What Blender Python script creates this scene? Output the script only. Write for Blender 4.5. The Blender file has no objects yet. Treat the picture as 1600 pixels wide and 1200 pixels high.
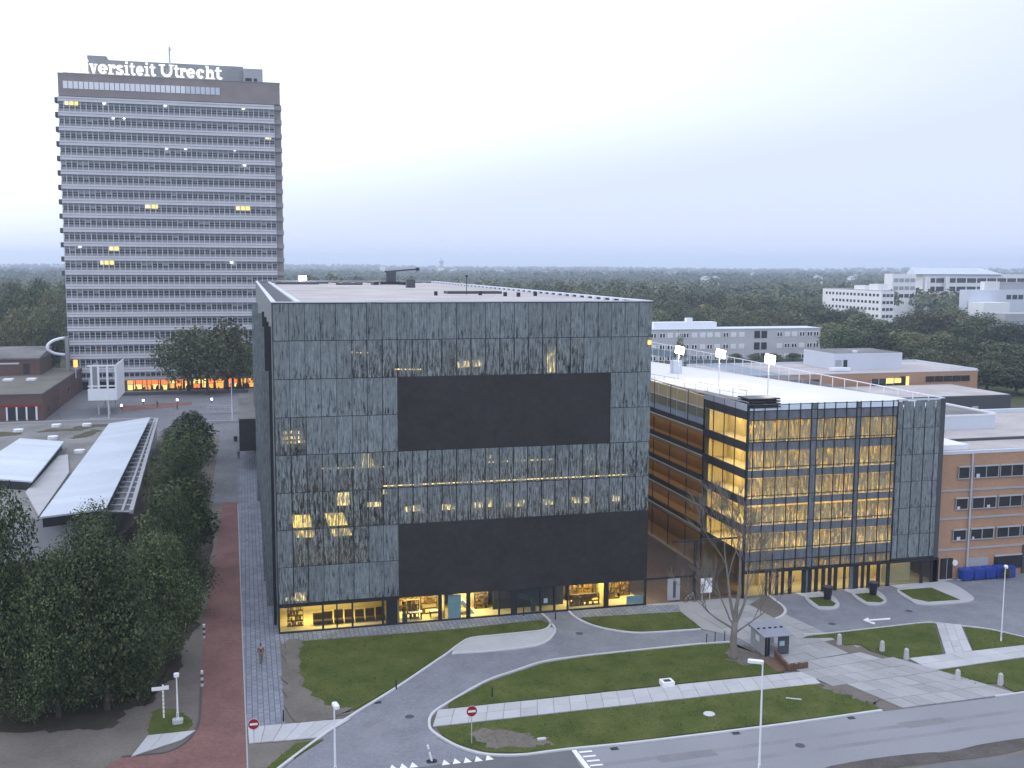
import bpy, math, random
import numpy as np
from math import radians as RAD, sin, cos, pi
from mathutils import Matrix, Vector

rnd = random.Random(7)
SC = bpy.context.scene
COL = SC.collection

# ------------------------------------------------------------------ camera
YAW, PITCH, ROLL, FPX = .2518, .1134, .0052, 1627.7
fw = Vector((sin(YAW)*cos(PITCH), cos(YAW)*cos(PITCH), -sin(PITCH)))
rt = Vector((cos(YAW), -sin(YAW), 0)); up = rt.cross(fw)
r2 = rt*cos(ROLL)+up*sin(ROLL); u2 = -rt*sin(ROLL)+up*cos(ROLL)
cd = bpy.data.cameras.new('camera'); cam = bpy.data.objects.new('camera', cd); COL.objects.link(cam)
m3 = Matrix((r2, u2, -fw)).transposed()
cam.matrix_world = Matrix.Translation((-2.5926, -101.0824, 36.0)) @ m3.to_4x4()
cd.sensor_width = 36; cd.lens = FPX/1600*36; cd.clip_start = .5; cd.clip_end = 40000
SC.camera = cam

# ------------------------------------------------------------------ sky, sun, exposure
SUN_EL, SUN_AZ = RAD(9), RAD(-52)          # low evening sun, ahead to the left behind thin cloud
W = bpy.data.worlds.new("World"); SC.world = W; W.use_nodes = True
nt = W.node_tree; nt.nodes.clear()
def N(t, typ, **k):
    n = t.nodes.new(typ)
    for a, b in k.items(): setattr(n, a, b)
    return n
out = N(nt, 'ShaderNodeOutputWorld'); bg = N(nt, 'ShaderNodeBackground')
sky = N(nt, 'ShaderNodeTexSky', sky_type='NISHITA', sun_disc=False, sun_elevation=SUN_EL, sun_rotation=SUN_AZ, altitude=30, air_density=1.0, dust_density=.6, ozone_density=2.5)
tc = N(nt, 'ShaderNodeTexCoord')
dot = N(nt, 'ShaderNodeVectorMath', operation='DOT_PRODUCT'); dot.inputs[1].default_value = (-.55, .10, .83)
nz = N(nt, 'ShaderNodeTexNoise'); nz.inputs['Scale'].default_value = 1.6; nz.inputs['Detail'].default_value = 4
mp = N(nt, 'ShaderNodeMapping'); mp.inputs['Scale'].default_value = (1, 1, 4)
mr = N(nt, 'ShaderNodeMapRange', interpolation_type='SMOOTHSTEP'); mr.inputs[1].default_value = -.15; mr.inputs[2].default_value = .34; mr.inputs[3].default_value = .0; mr.inputs[4].default_value = 1.0
ad = N(nt, 'ShaderNodeMath', operation='MULTIPLY_ADD'); ad.inputs[1].default_value = .10
veil = N(nt, 'ShaderNodeMix', data_type='RGBA'); veil.inputs[6].default_value = (5.7, 6.2, 8.4, 1); veil.inputs[7].default_value = (10.4, 10.9, 12.9, 1)
mix = N(nt, 'ShaderNodeMix', data_type='RGBA'); mix.inputs[0].default_value = .86
L = nt.links.new
sz_ = N(nt, 'ShaderNodeSeparateXYZ'); L(tc.outputs['Generated'], sz_.inputs[0])
el = N(nt, 'ShaderNodeMapRange', interpolation_type='SMOOTHSTEP'); el.inputs[1].default_value = -.02; el.inputs[2].default_value = .17; el.inputs[3].default_value = -.30; el.inputs[4].default_value = 0; L(sz_.outputs[2], el.inputs[0])
ad2 = N(nt, 'ShaderNodeMath', operation='ADD'); L(el.outputs[0], ad2.inputs[1])
L(tc.outputs['Generated'], dot.inputs[0]); L(tc.outputs['Generated'], mp.inputs[0]); L(mp.outputs[0], nz.inputs['Vector'])
L(nz.outputs['Fac'], ad.inputs[0]); L(dot.outputs['Value'], ad.inputs[2]); L(ad.outputs[0], ad2.inputs[0]); L(ad2.outputs[0], mr.inputs[0])
L(mr.outputs[0], veil.inputs[0]); L(sky.outputs[0], mix.inputs[6]); L(veil.outputs[2], mix.inputs[7])
L(mix.outputs[2], bg.inputs[0]); L(bg.outputs[0], out.inputs[0])
bg.inputs[1].default_value = .1
sd = bpy.data.lights.new('sun', 'SUN'); sd.energy = .5; sd.angle = RAD(25); sd.color = (1, .95, .88)
so = bpy.data.objects.new('sun', sd); COL.objects.link(so)
sdir = Vector((sin(SUN_AZ)*cos(SUN_EL), cos(SUN_AZ)*cos(SUN_EL), sin(SUN_EL)))
so.rotation_euler = sdir.to_track_quat('Z', 'Y').to_euler(); so.location = (0, 0, 150)
vs = SC.view_settings; vs.view_transform = 'Standard'; vs.look = 'None'; vs.exposure = 0.6; vs.gamma = 1; vs.use_curve_mapping = False
SC.cycles.max_bounces = 10; SC.cycles.transparent_max_bounces = 16; SC.cycles.diffuse_bounces = 3; SC.cycles.glossy_bounces = 3
SC.cycles.volume_bounces = 1; SC.cycles.caustics_reflective = False; SC.cycles.caustics_refractive = False
SC.cycles.sample_clamp_indirect = 6

# ------------------------------------------------------------------ materials
def newmat(name):
    m = bpy.data.materials.new(name); m.use_nodes = True; m.node_tree.nodes.clear(); return m, m.node_tree
def ramp(t, stops, src):
    r = N(t, 'ShaderNodeValToRGB'); e = r.color_ramp.elements
    while len(e) < len(stops): e.new(.5)
    for i, (p, c) in enumerate(stops):
        e[i].position = p; e[i].color = (*c, 1)
    t.links.new(src, r.inputs[0]); return r.outputs[0]
def noise(t, vec, scale, detail=3, rough=.55, stretch=None):
    n = N(t, 'ShaderNodeTexNoise'); n.inputs['Scale'].default_value = scale; n.inputs['Detail'].default_value = detail; n.inputs['Roughness'].default_value = rough
    if stretch:
        p = N(t, 'ShaderNodeMapping'); p.inputs['Scale'].default_value = stretch; t.links.new(vec, p.inputs[0]); vec = p.outputs[0]
    t.links.new(vec, n.inputs['Vector']); return n.outputs['Fac']
def mathn(t, op, a, b=None, c=None):
    n = N(t, 'ShaderNodeMath', operation=op)
    for i, v in enumerate((a, b, c)):
        if v is None: continue
        if isinstance(v, (int, float)): n.inputs[i].default_value = v
        else: t.links.new(v, n.inputs[i])
    return n.outputs[0]
def mixc(t, f, a, b, blend='MIX'):
    n = N(t, 'ShaderNodeMix', data_type='RGBA', blend_type=blend)
    for s, v in ((0, f), (6, a), (7, b)):
        if isinstance(v, tuple): n.inputs[s].default_value = (*v, 1)
        elif isinstance(v, (int, float)): n.inputs[s].default_value = v
        else: t.links.new(v, n.inputs[s])
    return n.outputs[2]
def vary(t, c, amt, pos, s1, s2, objrand=0):
    n1 = noise(t, pos, s1, 4); n2 = noise(t, pos, s2, 3, .7)
    s = mathn(t, 'ADD', mathn(t, 'MULTIPLY_ADD', n1, 1.2, -.6), mathn(t, 'MULTIPLY_ADD', n2, 1.0, -.5))
    k = mathn(t, 'MULTIPLY_ADD', s, amt*2, 1.0)
    if objrand:
        oi = N(t, 'ShaderNodeObjectInfo'); k = mathn(t, 'MULTIPLY', k, mathn(t, 'MULTIPLY_ADD', oi.outputs['Random'], objrand, 1-objrand/2))
    cc = N(t, 'ShaderNodeCombineColor')
    for i in range(3): t.links.new(k, cc.inputs[i])
    return mixc(t, 1.0, c, cc.outputs[0], 'MULTIPLY')
def surf(name, c, rough=.85, amt=.15, s1=.2, s2=3.0, spec=.3, metal=0, bump=0, objrand=0, coat=0):
    m, t = newmat(name); o = N(t, 'ShaderNodeOutputMaterial'); p = N(t, 'ShaderNodeBsdfPrincipled')
    g = N(t, 'ShaderNodeNewGeometry')
    t.links.new(vary(t, c, amt, g.outputs['Position'], s1, s2, objrand), p.inputs['Base Color'])
    p.inputs['Roughness'].default_value = rough; p.inputs['Specular IOR Level'].default_value = spec; p.inputs['Metallic'].default_value = metal
    if bump:
        b = N(t, 'ShaderNodeBump'); b.inputs['Strength'].default_value = bump; b.inputs['Distance'].default_value = .05
        t.links.new(noise(t, g.outputs['Position'], s2*2, 4), b.inputs['Height']); t.links.new(b.outputs[0], p.inputs['Normal'])
    t.links.new(p.outputs[0], o.inputs[0]); return m
def paver(name, c1, c2, mortar, bw, bh, amt=.2, rot=0, rough=.85, wall=False, ms=.012, s1=.15):
    m, t = newmat(name); o = N(t, 'ShaderNodeOutputMaterial'); p = N(t, 'ShaderNodeBsdfPrincipled'); g = N(t, 'ShaderNodeNewGeometry')
    vec = g.outputs['Position']
    if wall:
        s = N(t, 'ShaderNodeSeparateXYZ'); t.links.new(vec, s.inputs[0]); cx = N(t, 'ShaderNodeCombineXYZ')
        t.links.new(mathn(t, 'ADD', s.outputs[0], s.outputs[1]), cx.inputs[0]); t.links.new(s.outputs[2], cx.inputs[1]); vec = cx.outputs[0]
    mp_ = N(t, 'ShaderNodeMapping'); mp_.inputs['Rotation'].default_value = (0, 0, rot); t.links.new(vec, mp_.inputs[0])
    b = N(t, 'ShaderNodeTexBrick'); t.links.new(mp_.outputs[0], b.inputs['Vector'])
    b.inputs['Color1'].default_value = (*c1, 1); b.inputs['Color2'].default_value = (*c2, 1); b.inputs['Mortar'].default_value = (*mortar, 1)
    b.inputs['Scale'].default_value = 1; b.inputs['Brick Width'].default_value = bw; b.inputs['Row Height'].default_value = bh; b.inputs['Mortar Size'].default_value = ms
    t.links.new(vary(t, b.outputs['Color'], amt, g.outputs['Position'], s1, 2.5), p.inputs['Base Color'])
    p.inputs['Roughness'].default_value = rough; p.inputs['Specular IOR Level'].default_value = .25
    bp = N(t, 'ShaderNodeBump'); bp.inputs['Strength'].default_value = .4; bp.inputs['Distance'].default_value = .02; bp.invert = True
    t.links.new(b.outputs['Fac'], bp.inputs['Height']); t.links.new(bp.outputs[0], p.inputs['Normal'])
    t.links.new(p.outputs[0], o.inputs[0]); return m
def emit(name, c, s):
    m, t = newmat(name); o = N(t, 'ShaderNodeOutputMaterial'); e = N(t, 'ShaderNodeEmission')
    e.inputs[0].default_value = (*c, 1); e.inputs[1].default_value = s; t.links.new(e.outputs[0], o.inputs[0]); return m
def glass(name, tint, gl=.05, rough=.03):
    m, t = newmat(name); o = N(t, 'ShaderNodeOutputMaterial')
    tr = N(t, 'ShaderNodeBsdfTransparent'); tr.inputs[0].default_value = (*tint, 1)
    g = N(t, 'ShaderNodeBsdfGlossy'); g.inputs[1].default_value = rough; g.inputs[0].default_value = (.9, .95, 1, 1)
    f = N(t, 'ShaderNodeFresnel'); f.inputs[0].default_value = 1.45
    mx = N(t, 'ShaderNodeMixShader'); bf = N(t, 'ShaderNodeNewGeometry'); t.links.new(mathn(t, 'MULTIPLY', mathn(t, 'ADD', f.outputs[0], gl), mathn(t, 'SUBTRACT', 1.0, bf.outputs['Backfacing'])), mx.inputs[0])
    t.links.new(tr.outputs[0], mx.inputs[1]); t.links.new(g.outputs[0], mx.inputs[2]); t.links.new(mx.outputs[0], o.inputs[0]); return m
def frit(name, dens, dark, light, hgrad=.06, tint=(.55, .62, .62), transl=.25):
    """glass with a printed stem and leaf pattern: streaks of opaque print, clear glass between"""
    m, t = newmat(name); o = N(t, 'ShaderNodeOutputMaterial')
    g = N(t, 'ShaderNodeNewGeometry'); oi = N(t, 'ShaderNodeObjectInfo'); tcn = N(t, 'ShaderNodeTexCoord')
    cb = N(t, 'ShaderNodeCombineXYZ'); t.links.new(mathn(t, 'MULTIPLY', oi.outputs['Random'], 37.0), cb.inputs[0]); t.links.new(mathn(t, 'MULTIPLY', oi.outputs['Random'], 11.0), cb.inputs[2])
    va = N(t, 'ShaderNodeVectorMath', operation='ADD'); t.links.new(g.outputs['Position'], va.inputs[0]); t.links.new(cb.outputs[0], va.inputs[1])
    stem = noise(t, va.outputs[0], 1.0, 3, .6, (9.0, 9.0, .75))
    leaf = noise(t, va.outputs[0], 1.0, 2, .5, (5.0, 5.0, 1.5))
    fine = noise(t, va.outputs[0], 1.0, 2, .6, (20, 20, 2.6))
    sz = N(t, 'ShaderNodeSeparateXYZ'); t.links.new(tcn.outputs['Object'], sz.inputs[0])
    zz = mathn(t, 'MULTIPLY', sz.outputs[2], hgrad)
    v = mathn(t, 'ADD', mathn(t, 'MULTIPLY_ADD', stem, .65, mathn(t, 'MULTIPLY', leaf, .35)), mathn(t, 'MULTIPLY_ADD', fine, .25, -.125))
    col = ramp(t, [(.30, dark), (.44, tuple(d*.62+l*.38 for d, l in zip(dark, light))), (.55, tuple(d*.45+l*.55 for d, l in zip(dark, light))), (.70, light)], v)
    big = mathn(t, 'MULTIPLY_ADD', oi.outputs['Random'], .22, .89)
    cc = N(t, 'ShaderNodeCombineColor')
    for i in range(3): t.links.new(big, cc.inputs[i])
    col = mixc(t, 1.0, col, cc.outputs[0], 'MULTIPLY')
    cov = N(t, 'ShaderNodeMapRange'); cov.inputs[1].default_value = .62-dens*.5; cov.inputs[2].default_value = .78-dens*.5
    t.links.new(mathn(t, 'ADD', v, zz), cov.inputs[0])
    p = N(t, 'ShaderNodeBsdfPrincipled'); t.links.new(col, p.inputs['Base Color']); p.inputs['Roughness'].default_value = .35; p.inputs['Specular IOR Level'].default_value = .45
    tl = N(t, 'ShaderNodeBsdfTranslucent'); t.links.new(col, tl.inputs[0]); ms = N(t, 'ShaderNodeMixShader'); ms.inputs[0].default_value = transl
    t.links.new(p.outputs[0], ms.inputs[1]); t.links.new(tl.outputs[0], ms.inputs[2])
    tr = N(t, 'ShaderNodeBsdfTransparent'); tr.inputs[0].default_value = (*tint, 1)
    gl = N(t, 'ShaderNodeBsdfGlossy'); gl.inputs[1].default_value = .08
    f = N(t, 'ShaderNodeFresnel'); f.inputs[0].default_value = 1.5
    mg = N(t, 'ShaderNodeMixShader'); t.links.new(mathn(t, 'MULTIPLY', f.outputs[0], mathn(t, 'SUBTRACT', 1.0, g.outputs['Backfacing'])), mg.inputs[0]); t.links.new(tr.outputs[0], mg.inputs[1]); t.links.new(gl.outputs[0], mg.inputs[2])
    mx = N(t, 'ShaderNodeMixShader'); t.links.new(cov.outputs[0], mx.inputs[0]); t.links.new(mg.outputs[0], mx.inputs[1]); t.links.new(ms.outputs[0], mx.inputs[2])
    t.links.new(mx.outputs[0], o.inputs[0]); return m
def grassmat(name, stops):
    m, t = newmat(name); o = N(t, 'ShaderNodeOutputMaterial'); p = N(t, 'ShaderNodeBsdfPrincipled'); g = N(t, 'ShaderNodeNewGeometry')
    a = noise(t, g.outputs['Position'], .35, 5, .6); b = noise(t, g.outputs['Position'], 5, 3, .7)
    v = mathn(t, 'MULTIPLY_ADD', a, .6, mathn(t, 'MULTIPLY', b, .4))
    t.links.new(ramp(t, stops, v), p.inputs['Base Color']); p.inputs['Roughness'].default_value = .9; p.inputs['Specular IOR Level'].default_value = .1
    bp = N(t, 'ShaderNodeBump'); bp.inputs['Strength'].default_value = .8; bp.inputs['Distance'].default_value = .06
    t.links.new(noise(t, g.outputs['Position'], 9, 3, .7), bp.inputs['Height']); t.links.new(bp.outputs[0], p.inputs['Normal'])
    t.links.new(p.outputs[0], o.inputs[0]); return m
def leafmat(name, stops, hue=.07):
    m, t = newmat(name); o = N(t, 'ShaderNodeOutputMaterial'); p = N(t, 'ShaderNodeBsdfPrincipled'); g = N(t, 'ShaderNodeNewGeometry'); oi = N(t, 'ShaderNodeObjectInfo')
    v = mathn(t, 'MULTIPLY_ADD', g.outputs['Random Per Island'], .6, mathn(t, 'MULTIPLY_ADD', noise(t, g.outputs['Position'], .45, 2), .4, mathn(t, 'MULTIPLY_ADD', noise(t, g.outputs['Position'], .022, 3), .7, -.35)))
    c = ramp(t, stops, v)
    hs = N(t, 'ShaderNodeHueSaturation'); t.links.new(c, hs.inputs['Color'])
    t.links.new(mathn(t, 'MULTIPLY_ADD', oi.outputs['Random'], -hue, .51), hs.inputs['Hue'])
    t.links.new(mathn(t, 'MULTIPLY_ADD', mathn(t, 'FRACT', mathn(t, 'MULTIPLY', oi.outputs['Random'], 7.31)), .8, .65), hs.inputs['Value'])
    t.links.new(hs.outputs[0], p.inputs['Base Color']); p.inputs['Roughness'].default_value = .65; p.inputs['Specular IOR Level'].default_value = .2
    t.links.new(p.outputs[0], o.inputs[0]); return m

M = {}
M['terrain'] = grassmat('terrain', [(.3, (0.0325, 0.0455, 0.0234)), (.5, (0.065, 0.078, 0.039)), (.7, (0.104, 0.1105, 0.065))])
M['litter'] = surf('leaf_litter', (.055, .05, .038), .95, .5, .5, 5, .1, bump=.5)
M['slabwall'] = surf('pale_grey_render', (.50, .51, .53), .8, .12, .12, 2, .2)
M['tar'] = surf('tar_patch', (.205, .208, .218), .9, .2, .5, 6, .2)
M['wear'] = surf('worn_track', (.23, .235, .25), .85, .2, .3, 4, .25)
M['deadleaf'] = surf('dead_leaf', (.20, .15, .07), .9, .5, 2, 9, .1)
M['soil'] = surf('soil', (0.163, 0.15, 0.131), .95, .35, .25, 3.5, .1, bump=.4)
M['darksoil'] = surf('dark_soil', (.105, .098, .09), .95, .45, .4, 4, .1, bump=.4)
M['plazastone'] = paver('plaza_stone', (.20, .205, .22), (.165, .17, .185), (.10, .10, .11), .6, .6, .22)
M['redbrick'] = paver('red_pavers', (.25, .128, .112), (.19, .10, .09), (.13, .09, .08), .22, .11, .32, rot=.785, s1=.3)
M['bluestone'] = paver('blue_grey_paving', (0.2472, 0.2702, 0.3162), (0.1898, 0.2093, 0.253), (0.09775, 0.1035, 0.1207), .9, .45, .3, rot=pi/2, ms=.03, s1=.35)
M['roadpaver'] = paver('road_pavers', (0.2587, 0.2702, 0.3047), (0.2185, 0.23, 0.2622), (0.161, 0.1725, 0.1898), .22, .11, .26, rot=.785, s1=.4)
M['asphalt'] = surf('pale_asphalt', (0.258, 0.266, 0.286), .9, .14, .12, 5, .2, bump=.15)
M['darkasphalt'] = surf('dark_asphalt', (0.15, 0.154, 0.163), .9, .24, .3, 7, .2, bump=.15)
M['concrete'] = surf('concrete_slab', (0.45, 0.463, 0.475), .9, .13, .4, 5, .2, objrand=.14)
M['slab'] = surf('stelcon_slab', (0.345, 0.351, 0.356), .9, .16, .35, 4, .2, objrand=.22)
M['court'] = paver('court_pavers', (.155, .115, .09), (.13, .095, .075), (.08, .06, .05), .3, .3, .2)
M['kerb'] = surf('kerb_stone', (0.546, 0.559, 0.572), .85, .12, .5, 5, .2)
M['grass'] = grassmat('lawn', [(.3, (0.0378, 0.0567, 0.0162)), (.46, (0.07425, 0.0972, 0.0243)), (.58, (0.1013, 0.1188, 0.0351)), (.72, (0.162, 0.1553, 0.0675))])
M['blade'] = surf('grass_blade', (.115, .15, .045), .8, .5, 1, 8, .1)
M['white'] = surf('white_paint', (.80, .81, .82), .6, .06, .4, 4, .3)
M['whitemetal'] = surf('white_metal', (0.759, 0.793, 0.828), .45, .05, .3, 3, .4)
M['sheetroof'] = surf('white_roof_sheet', (.50, .56, .63), .5, .12, .12, 1.2, .3, objrand=.14)
M['steel'] = surf('galvanised_steel', (0.504, 0.528, 0.552), .5, .1, 1, 6, .4, metal=.3)
M['darkmetal'] = surf('dark_metal', (.022, .024, .028), .45, .2, 1, 6, .4)
M['black'] = surf('black_relief', (.027, .025, .025), .40, .5, .35, 1.4, .5, bump=.35)
M['roofgravel'] = surf('roof_gravel', (.45, .425, .415), .95, .32, .14, 5, .1, bump=.4)
M['roofbitumen'] = surf('roof_bitumen', (.20, .20, .195), .95, .55, .13, 2.2, .1, bump=.3)
M['roofmoss'] = surf('mossy_roof', (.17, .165, .14), .95, .3, .12, 2.5, .1, bump=.3)
M['mosspatch'] = surf('moss', (.085, .085, .05), .95, .5, .4, 3, .1)
M['brick'] = paver('brown_brick', (.155, .078, .062), (.12, .062, .052), (.13, .10, .09), .22, .07, .25, wall=True)
M['orangebrick'] = paver('orange_brick', (.49, .285, .165), (.42, .235, .14), (.38, .28, .21), .22, .07, .16, wall=True)
M['grey'] = surf('grey_panel', (0.36, 0.372, 0.396), .7, .08, .2, 3, .3)
M['darkgrey'] = surf('dark_grey', (.075, .08, .09), .7, .15, .3, 3, .3)
M['lightpanel'] = surf('light_panel', (0.575, 0.621, 0.69), .6, .06, .15, 2, .3)
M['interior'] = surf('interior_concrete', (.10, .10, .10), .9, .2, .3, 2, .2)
M['warmwall'] = surf('warm_wall', (.62, .50, .28), .8, .10, .4, 2.5, .2)
M['parkfloor'] = surf('garage_floor', (.42, .36, .26), .7, .12, .3, 2, .3)
M['deck'] = surf('deck_floor', (0.69, 0.69, 0.701), .85, .08, .15, 3, .2)
M['tower_light'] = surf('tower_spandrel', (.58, .60, .63), .75, .10, .25, 2.0, .3)
M['tower_mid'] = surf('tower_sill', (.27, .28, .29), .75, .15, .3, 2.5, .3)
M['tower_brown'] = surf('tower_crown', (.26, .235, .225), .85, .18, .25, 2.5, .2)
M['tower_pane'] = surf('tower_glazing', (.045, .055, .075), .14, .3, .8, 3, .5)
M['tower_blind'] = surf('tower_blind', (.31, .335, .36), .5, .2, .6, 2, .4)
M['pane'] = surf('dark_glazing', (.03, .036, .04), .12, .3, .3, 1, .5)
M['glass'] = glass('clear_glass', (.86, .9, .9), .01)
M['screen'] = glass('screen_glass', (.72, .78, .84), .10, .1)
M['brownglass'] = glass('brown_glass', (.90, .86, .80), .04, .06)
M['facade'] = frit('printed_glass', .69, (.09, .112, .122), (.41, .465, .485), .028)
M['facadethin'] = frit('thinly_printed_glass', .36, (.11, .125, .125), (.40, .44, .43), .02, tint=(.95, .95, .92))
M['facadelit'] = frit('lightly_printed_glass', .49, (.10, .125, .13), (.415, .465, .48), .03, tint=(.88, .88, .86), transl=.3)
M['garagefrit'] = frit('garage_print', .43, (.26, .26, .22), (.46, .47, .40), 0, tint=(.95, .95, .92), transl=.5)
M['garageband'] = frit('garage_band_print', .98, (.09, .105, .125), (.27, .31, .35), 0)
M['bark'] = surf('bark', (.075, .062, .05), .95, .3, .8, 6, .1, bump=.5)
M['bareb'] = surf('pale_bark', (.20, .185, .16), .95, .25, .8, 6, .1)
M['leafdark'] = leafmat('leaves_dark', [(.15, (0.01408, 0.0264, 0.01232)), (.42, (0.04048, 0.06512, 0.02816)), (.66, (0.0836, 0.11, 0.044)), (.88, (0.176, 0.1848, 0.0792))], .03)
M['leafolive'] = leafmat('leaves_olive', [(.15, (.028, .044, .020)), (.45, (.076, .102, .046)), (.7, (.125, .155, .066)), (.9, (.21, .21, .095))])
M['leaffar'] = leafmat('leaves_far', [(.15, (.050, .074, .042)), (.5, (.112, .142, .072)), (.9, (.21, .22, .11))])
M['lampwhite'] = emit('lamp_white', (1, .98, .92), 14)
M['lampsmall'] = emit('lamp_small', (1, .95, .8), 6)
M['lityellow'] = emit('lit_yellow', (1, .74, .22), 1.0)
M['litsoft'] = emit('lit_soft', (1, .78, .34), 1.7)
M['litpale'] = emit('lit_pale', (1, .86, .55), .8)
M['litorange'] = emit('lit_orange', (1, .46, .10), .8)
M['litred'] = emit('lit_red', (1, .24, .06), .85)
M['signwhite'] = emit('sign_letter_white', (1, 1, 1), 1.1)
M['lampred'] = emit('lamp_orange', (1, .22, .05), 3)
M['red'] = surf('sign_red', (.30, .02, .02), .5, .05)
M['blue'] = surf('blue_plastic', (.022, .06, .32), .5, .12, .6, 3, .4)
M['bluegrey'] = surf('blue_film', (.30, .45, .50), .5, .05)
M['book'] = surf('book_spines', (.30, .17, .06), .8, .8, 2, 9, .2)
M['wood'] = surf('wooden_furniture', (.10, .06, .04), .7, .3, 1, 5, .3)
M['skin'] = surf('skin', (.38, .24, .18), .6, .05)
M['hair'] = surf('dark_hair', (.02, .015, .012), .7, .1)
M['khaki'] = surf('khaki_cloth', (.20, .17, .12), .9, .1)
M['rust'] = surf('rust_cloth', (.19, .08, .055), .9, .1)
M['navy'] = surf('dark_cloth', (.02, .024, .035), .9, .1)
M['brownwood'] = surf('brown_timber', (.15, .095, .065), .85, .3, .8, 5, .2)
M['shelter'] = surf('shelter_roof', (.26, .285, .34), .6, .1, .6, 4, .3)

# ------------------------------------------------------------------ mesh helpers
class MB:
    def __init__(s): s.v = []; s.f = []
    def add(s, vs, fs):
        b = len(s.v); s.v += [tuple(p) for p in vs]; s.f += [tuple(i+b for i in f) for f in fs]; return s
    def box(s, x0, y0, z0, x1, y1, z1):
        return s.add([(x0,y0,z0),(x1,y0,z0),(x1,y1,z0),(x0,y1,z0),(x0,y0,z1),(x1,y0,z1),(x1,y1,z1),(x0,y1,z1)],
              [(3,2,1,0),(4,5,6,7),(0,1,5,4),(1,2,6,5),(2,3,7,6),(3,0,4,7)])
    def bevbox(s, x0, y0, z0, x1, y1, z1, b):
        """box with chamfered vertical edges"""
        p = [(x0+b,y0),(x1-b,y0),(x1,y0+b),(x1,y1-b),(x1-b,y1),(x0+b,y1),(x0,y1-b),(x0,y0+b)]
        return s.prism(p, z0, z1)
    def prism(s, poly, z0, z1, bottom=True):
        n = len(poly)
        a = sum(poly[i][0]*poly[(i+1)%n][1]-poly[(i+1)%n][0]*poly[i][1] for i in range(n))
        if a < 0: poly = poly[::-1]
        vs = [(x,y,z0) for x,y in poly]+[(x,y,z1) for x,y in poly]
        fs = [tuple(range(n,2*n))]+[(i,(i+1)%n,n+(i+1)%n,n+i) for i in range(n)]
        if bottom: fs.append(tuple(range(n))[::-1])
        return s.add(vs, fs)
    def vprism(s, poly, y0, y1):
        """outline in the x-z plane, extruded along y"""
        n = len(poly)
        a = sum(poly[i][0]*poly[(i+1)%n][1]-poly[(i+1)%n][0]*poly[i][1] for i in range(n))
        if a < 0: poly = poly[::-1]
        vs = [(x,y0,z) for x,z in poly]+[(x,y1,z) for x,z in poly]
        return s.add(vs, [tuple(range(n)), tuple(range(n,2*n))[::-1]]+[(i,n+i,n+(i+1)%n,(i+1)%n) for i in range(n)])
    def sheet(s, poly, z):
        n = len(poly)
        a = sum(poly[i][0]*poly[(i+1)%n][1]-poly[(i+1)%n][0]*poly[i][1] for i in range(n))
        if a < 0: poly = poly[::-1]
        return s.add([(x,y,z) for x,y in poly], [tuple(range(n))])
    def quad(s, a, b, c, d): return s.add([a,b,c,d], [(0,1,2,3)])
    def tube(s, pts, rs, n=8, cap=True):
        pts = [Vector(p) for p in pts]
        if isinstance(rs, (int, float)): rs = [rs]*len(pts)
        base = len(s.v); ref = None
        for i, p in enumerate(pts):
            d = (pts[min(i+1,len(pts)-1)]-pts[max(i-1,0)]).normalized()
            if ref is None:
                ref = Vector((1,0,0)) if abs(d.x) < .9 else Vector((0,1,0))
            u = (ref-d*ref.dot(d)).normalized(); w = d.cross(u); ref = u
            for k in range(n):
                a = 2*pi*k/n; s.v.append(tuple(p+(u*cos(a)+w*sin(a))*rs[i]))
        for i in range(len(pts)-1):
            for k in range(n):
                a = base+i*n+k; b = base+i*n+(k+1)%n
                s.f.append((a,b,b+n,a+n))
        if cap:
            s.f.append(tuple(base+k for k in range(n))[::-1]); e = base+(len(pts)-1)*n
            s.f.append(tuple(e+k for k in range(n)))
        return s
    def cyl(s, x, y, z0, z1, r0, r1=None, n=12): return s.tube([(x,y,z0),(x,y,z1)], [r0, r0 if r1 is None else r1], n)
    def strip(s, pts, w, z0, z1, closed=False):
        """kerb: a solid band along a ground line"""
        n = len(pts); P = [Vector((p[0],p[1])) for p in pts]; Ls = []; Rs = []
        for i in range(n):
            a = P[(i-1)%n] if closed or i > 0 else P[i]; b = P[(i+1)%n] if closed or i < n-1 else P[i]
            d = (b-a).normalized(); nn = Vector((-d.y, d.x))*w/2; Ls.append(P[i]+nn); Rs.append(P[i]-nn)
        b0 = len(s.v)
        for l, r in zip(Ls, Rs): s.v += [(l.x,l.y,z0),(l.x,l.y,z1),(r.x,r.y,z1),(r.x,r.y,z0)]
        for i in range(n if closed else n-1):
            a = b0+4*i; c = b0+4*((i+1)%n)
            s.f += [(a,a+1,c+1,c)[::-1],(a+1,a+2,c+2,c+1)[::-1],(a+2,a+3,c+3,c+2)[::-1]]
        if not closed:
            s.f += [(b0,b0+1,b0+2,b0+3)]; e = b0+4*(n-1); s.f += [(e+3,e+2,e+1,e)]
        return s
    def ring(s, cx, cz, rx, rz, a0, a1, th, y0, y1, n=14, tx=None):
        """arc band in the x-z plane"""
        tx = th if tx is None else tx; b = len(s.v); full = abs(a1-a0) > 2*pi-.01
        for i in range(n+1):
            a = a0+(a1-a0)*i/n; c, q = cos(a), sin(a)
            t = abs(c)*tx+abs(q)*th
            for rr, rq in ((rx, rz), (rx-t, rz-t)):
                for y in (y0, y1): s.v.append((cx+c*rr, y, cz+q*rq))
        for i in range(n):
            a = b+4*i; c = a+4
            s.f += [(a,a+2,c+2,c),(a+1,c+1,c+3,a+3),(a,c,c+1,a+1),(a+2,a+3,c+3,c+2)]
        if not full:
            s.f += [(b,b+1,b+3,b+2)]; e = b+4*n; s.f += [(e,e+2,e+3,e+1)]
        return s
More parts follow.
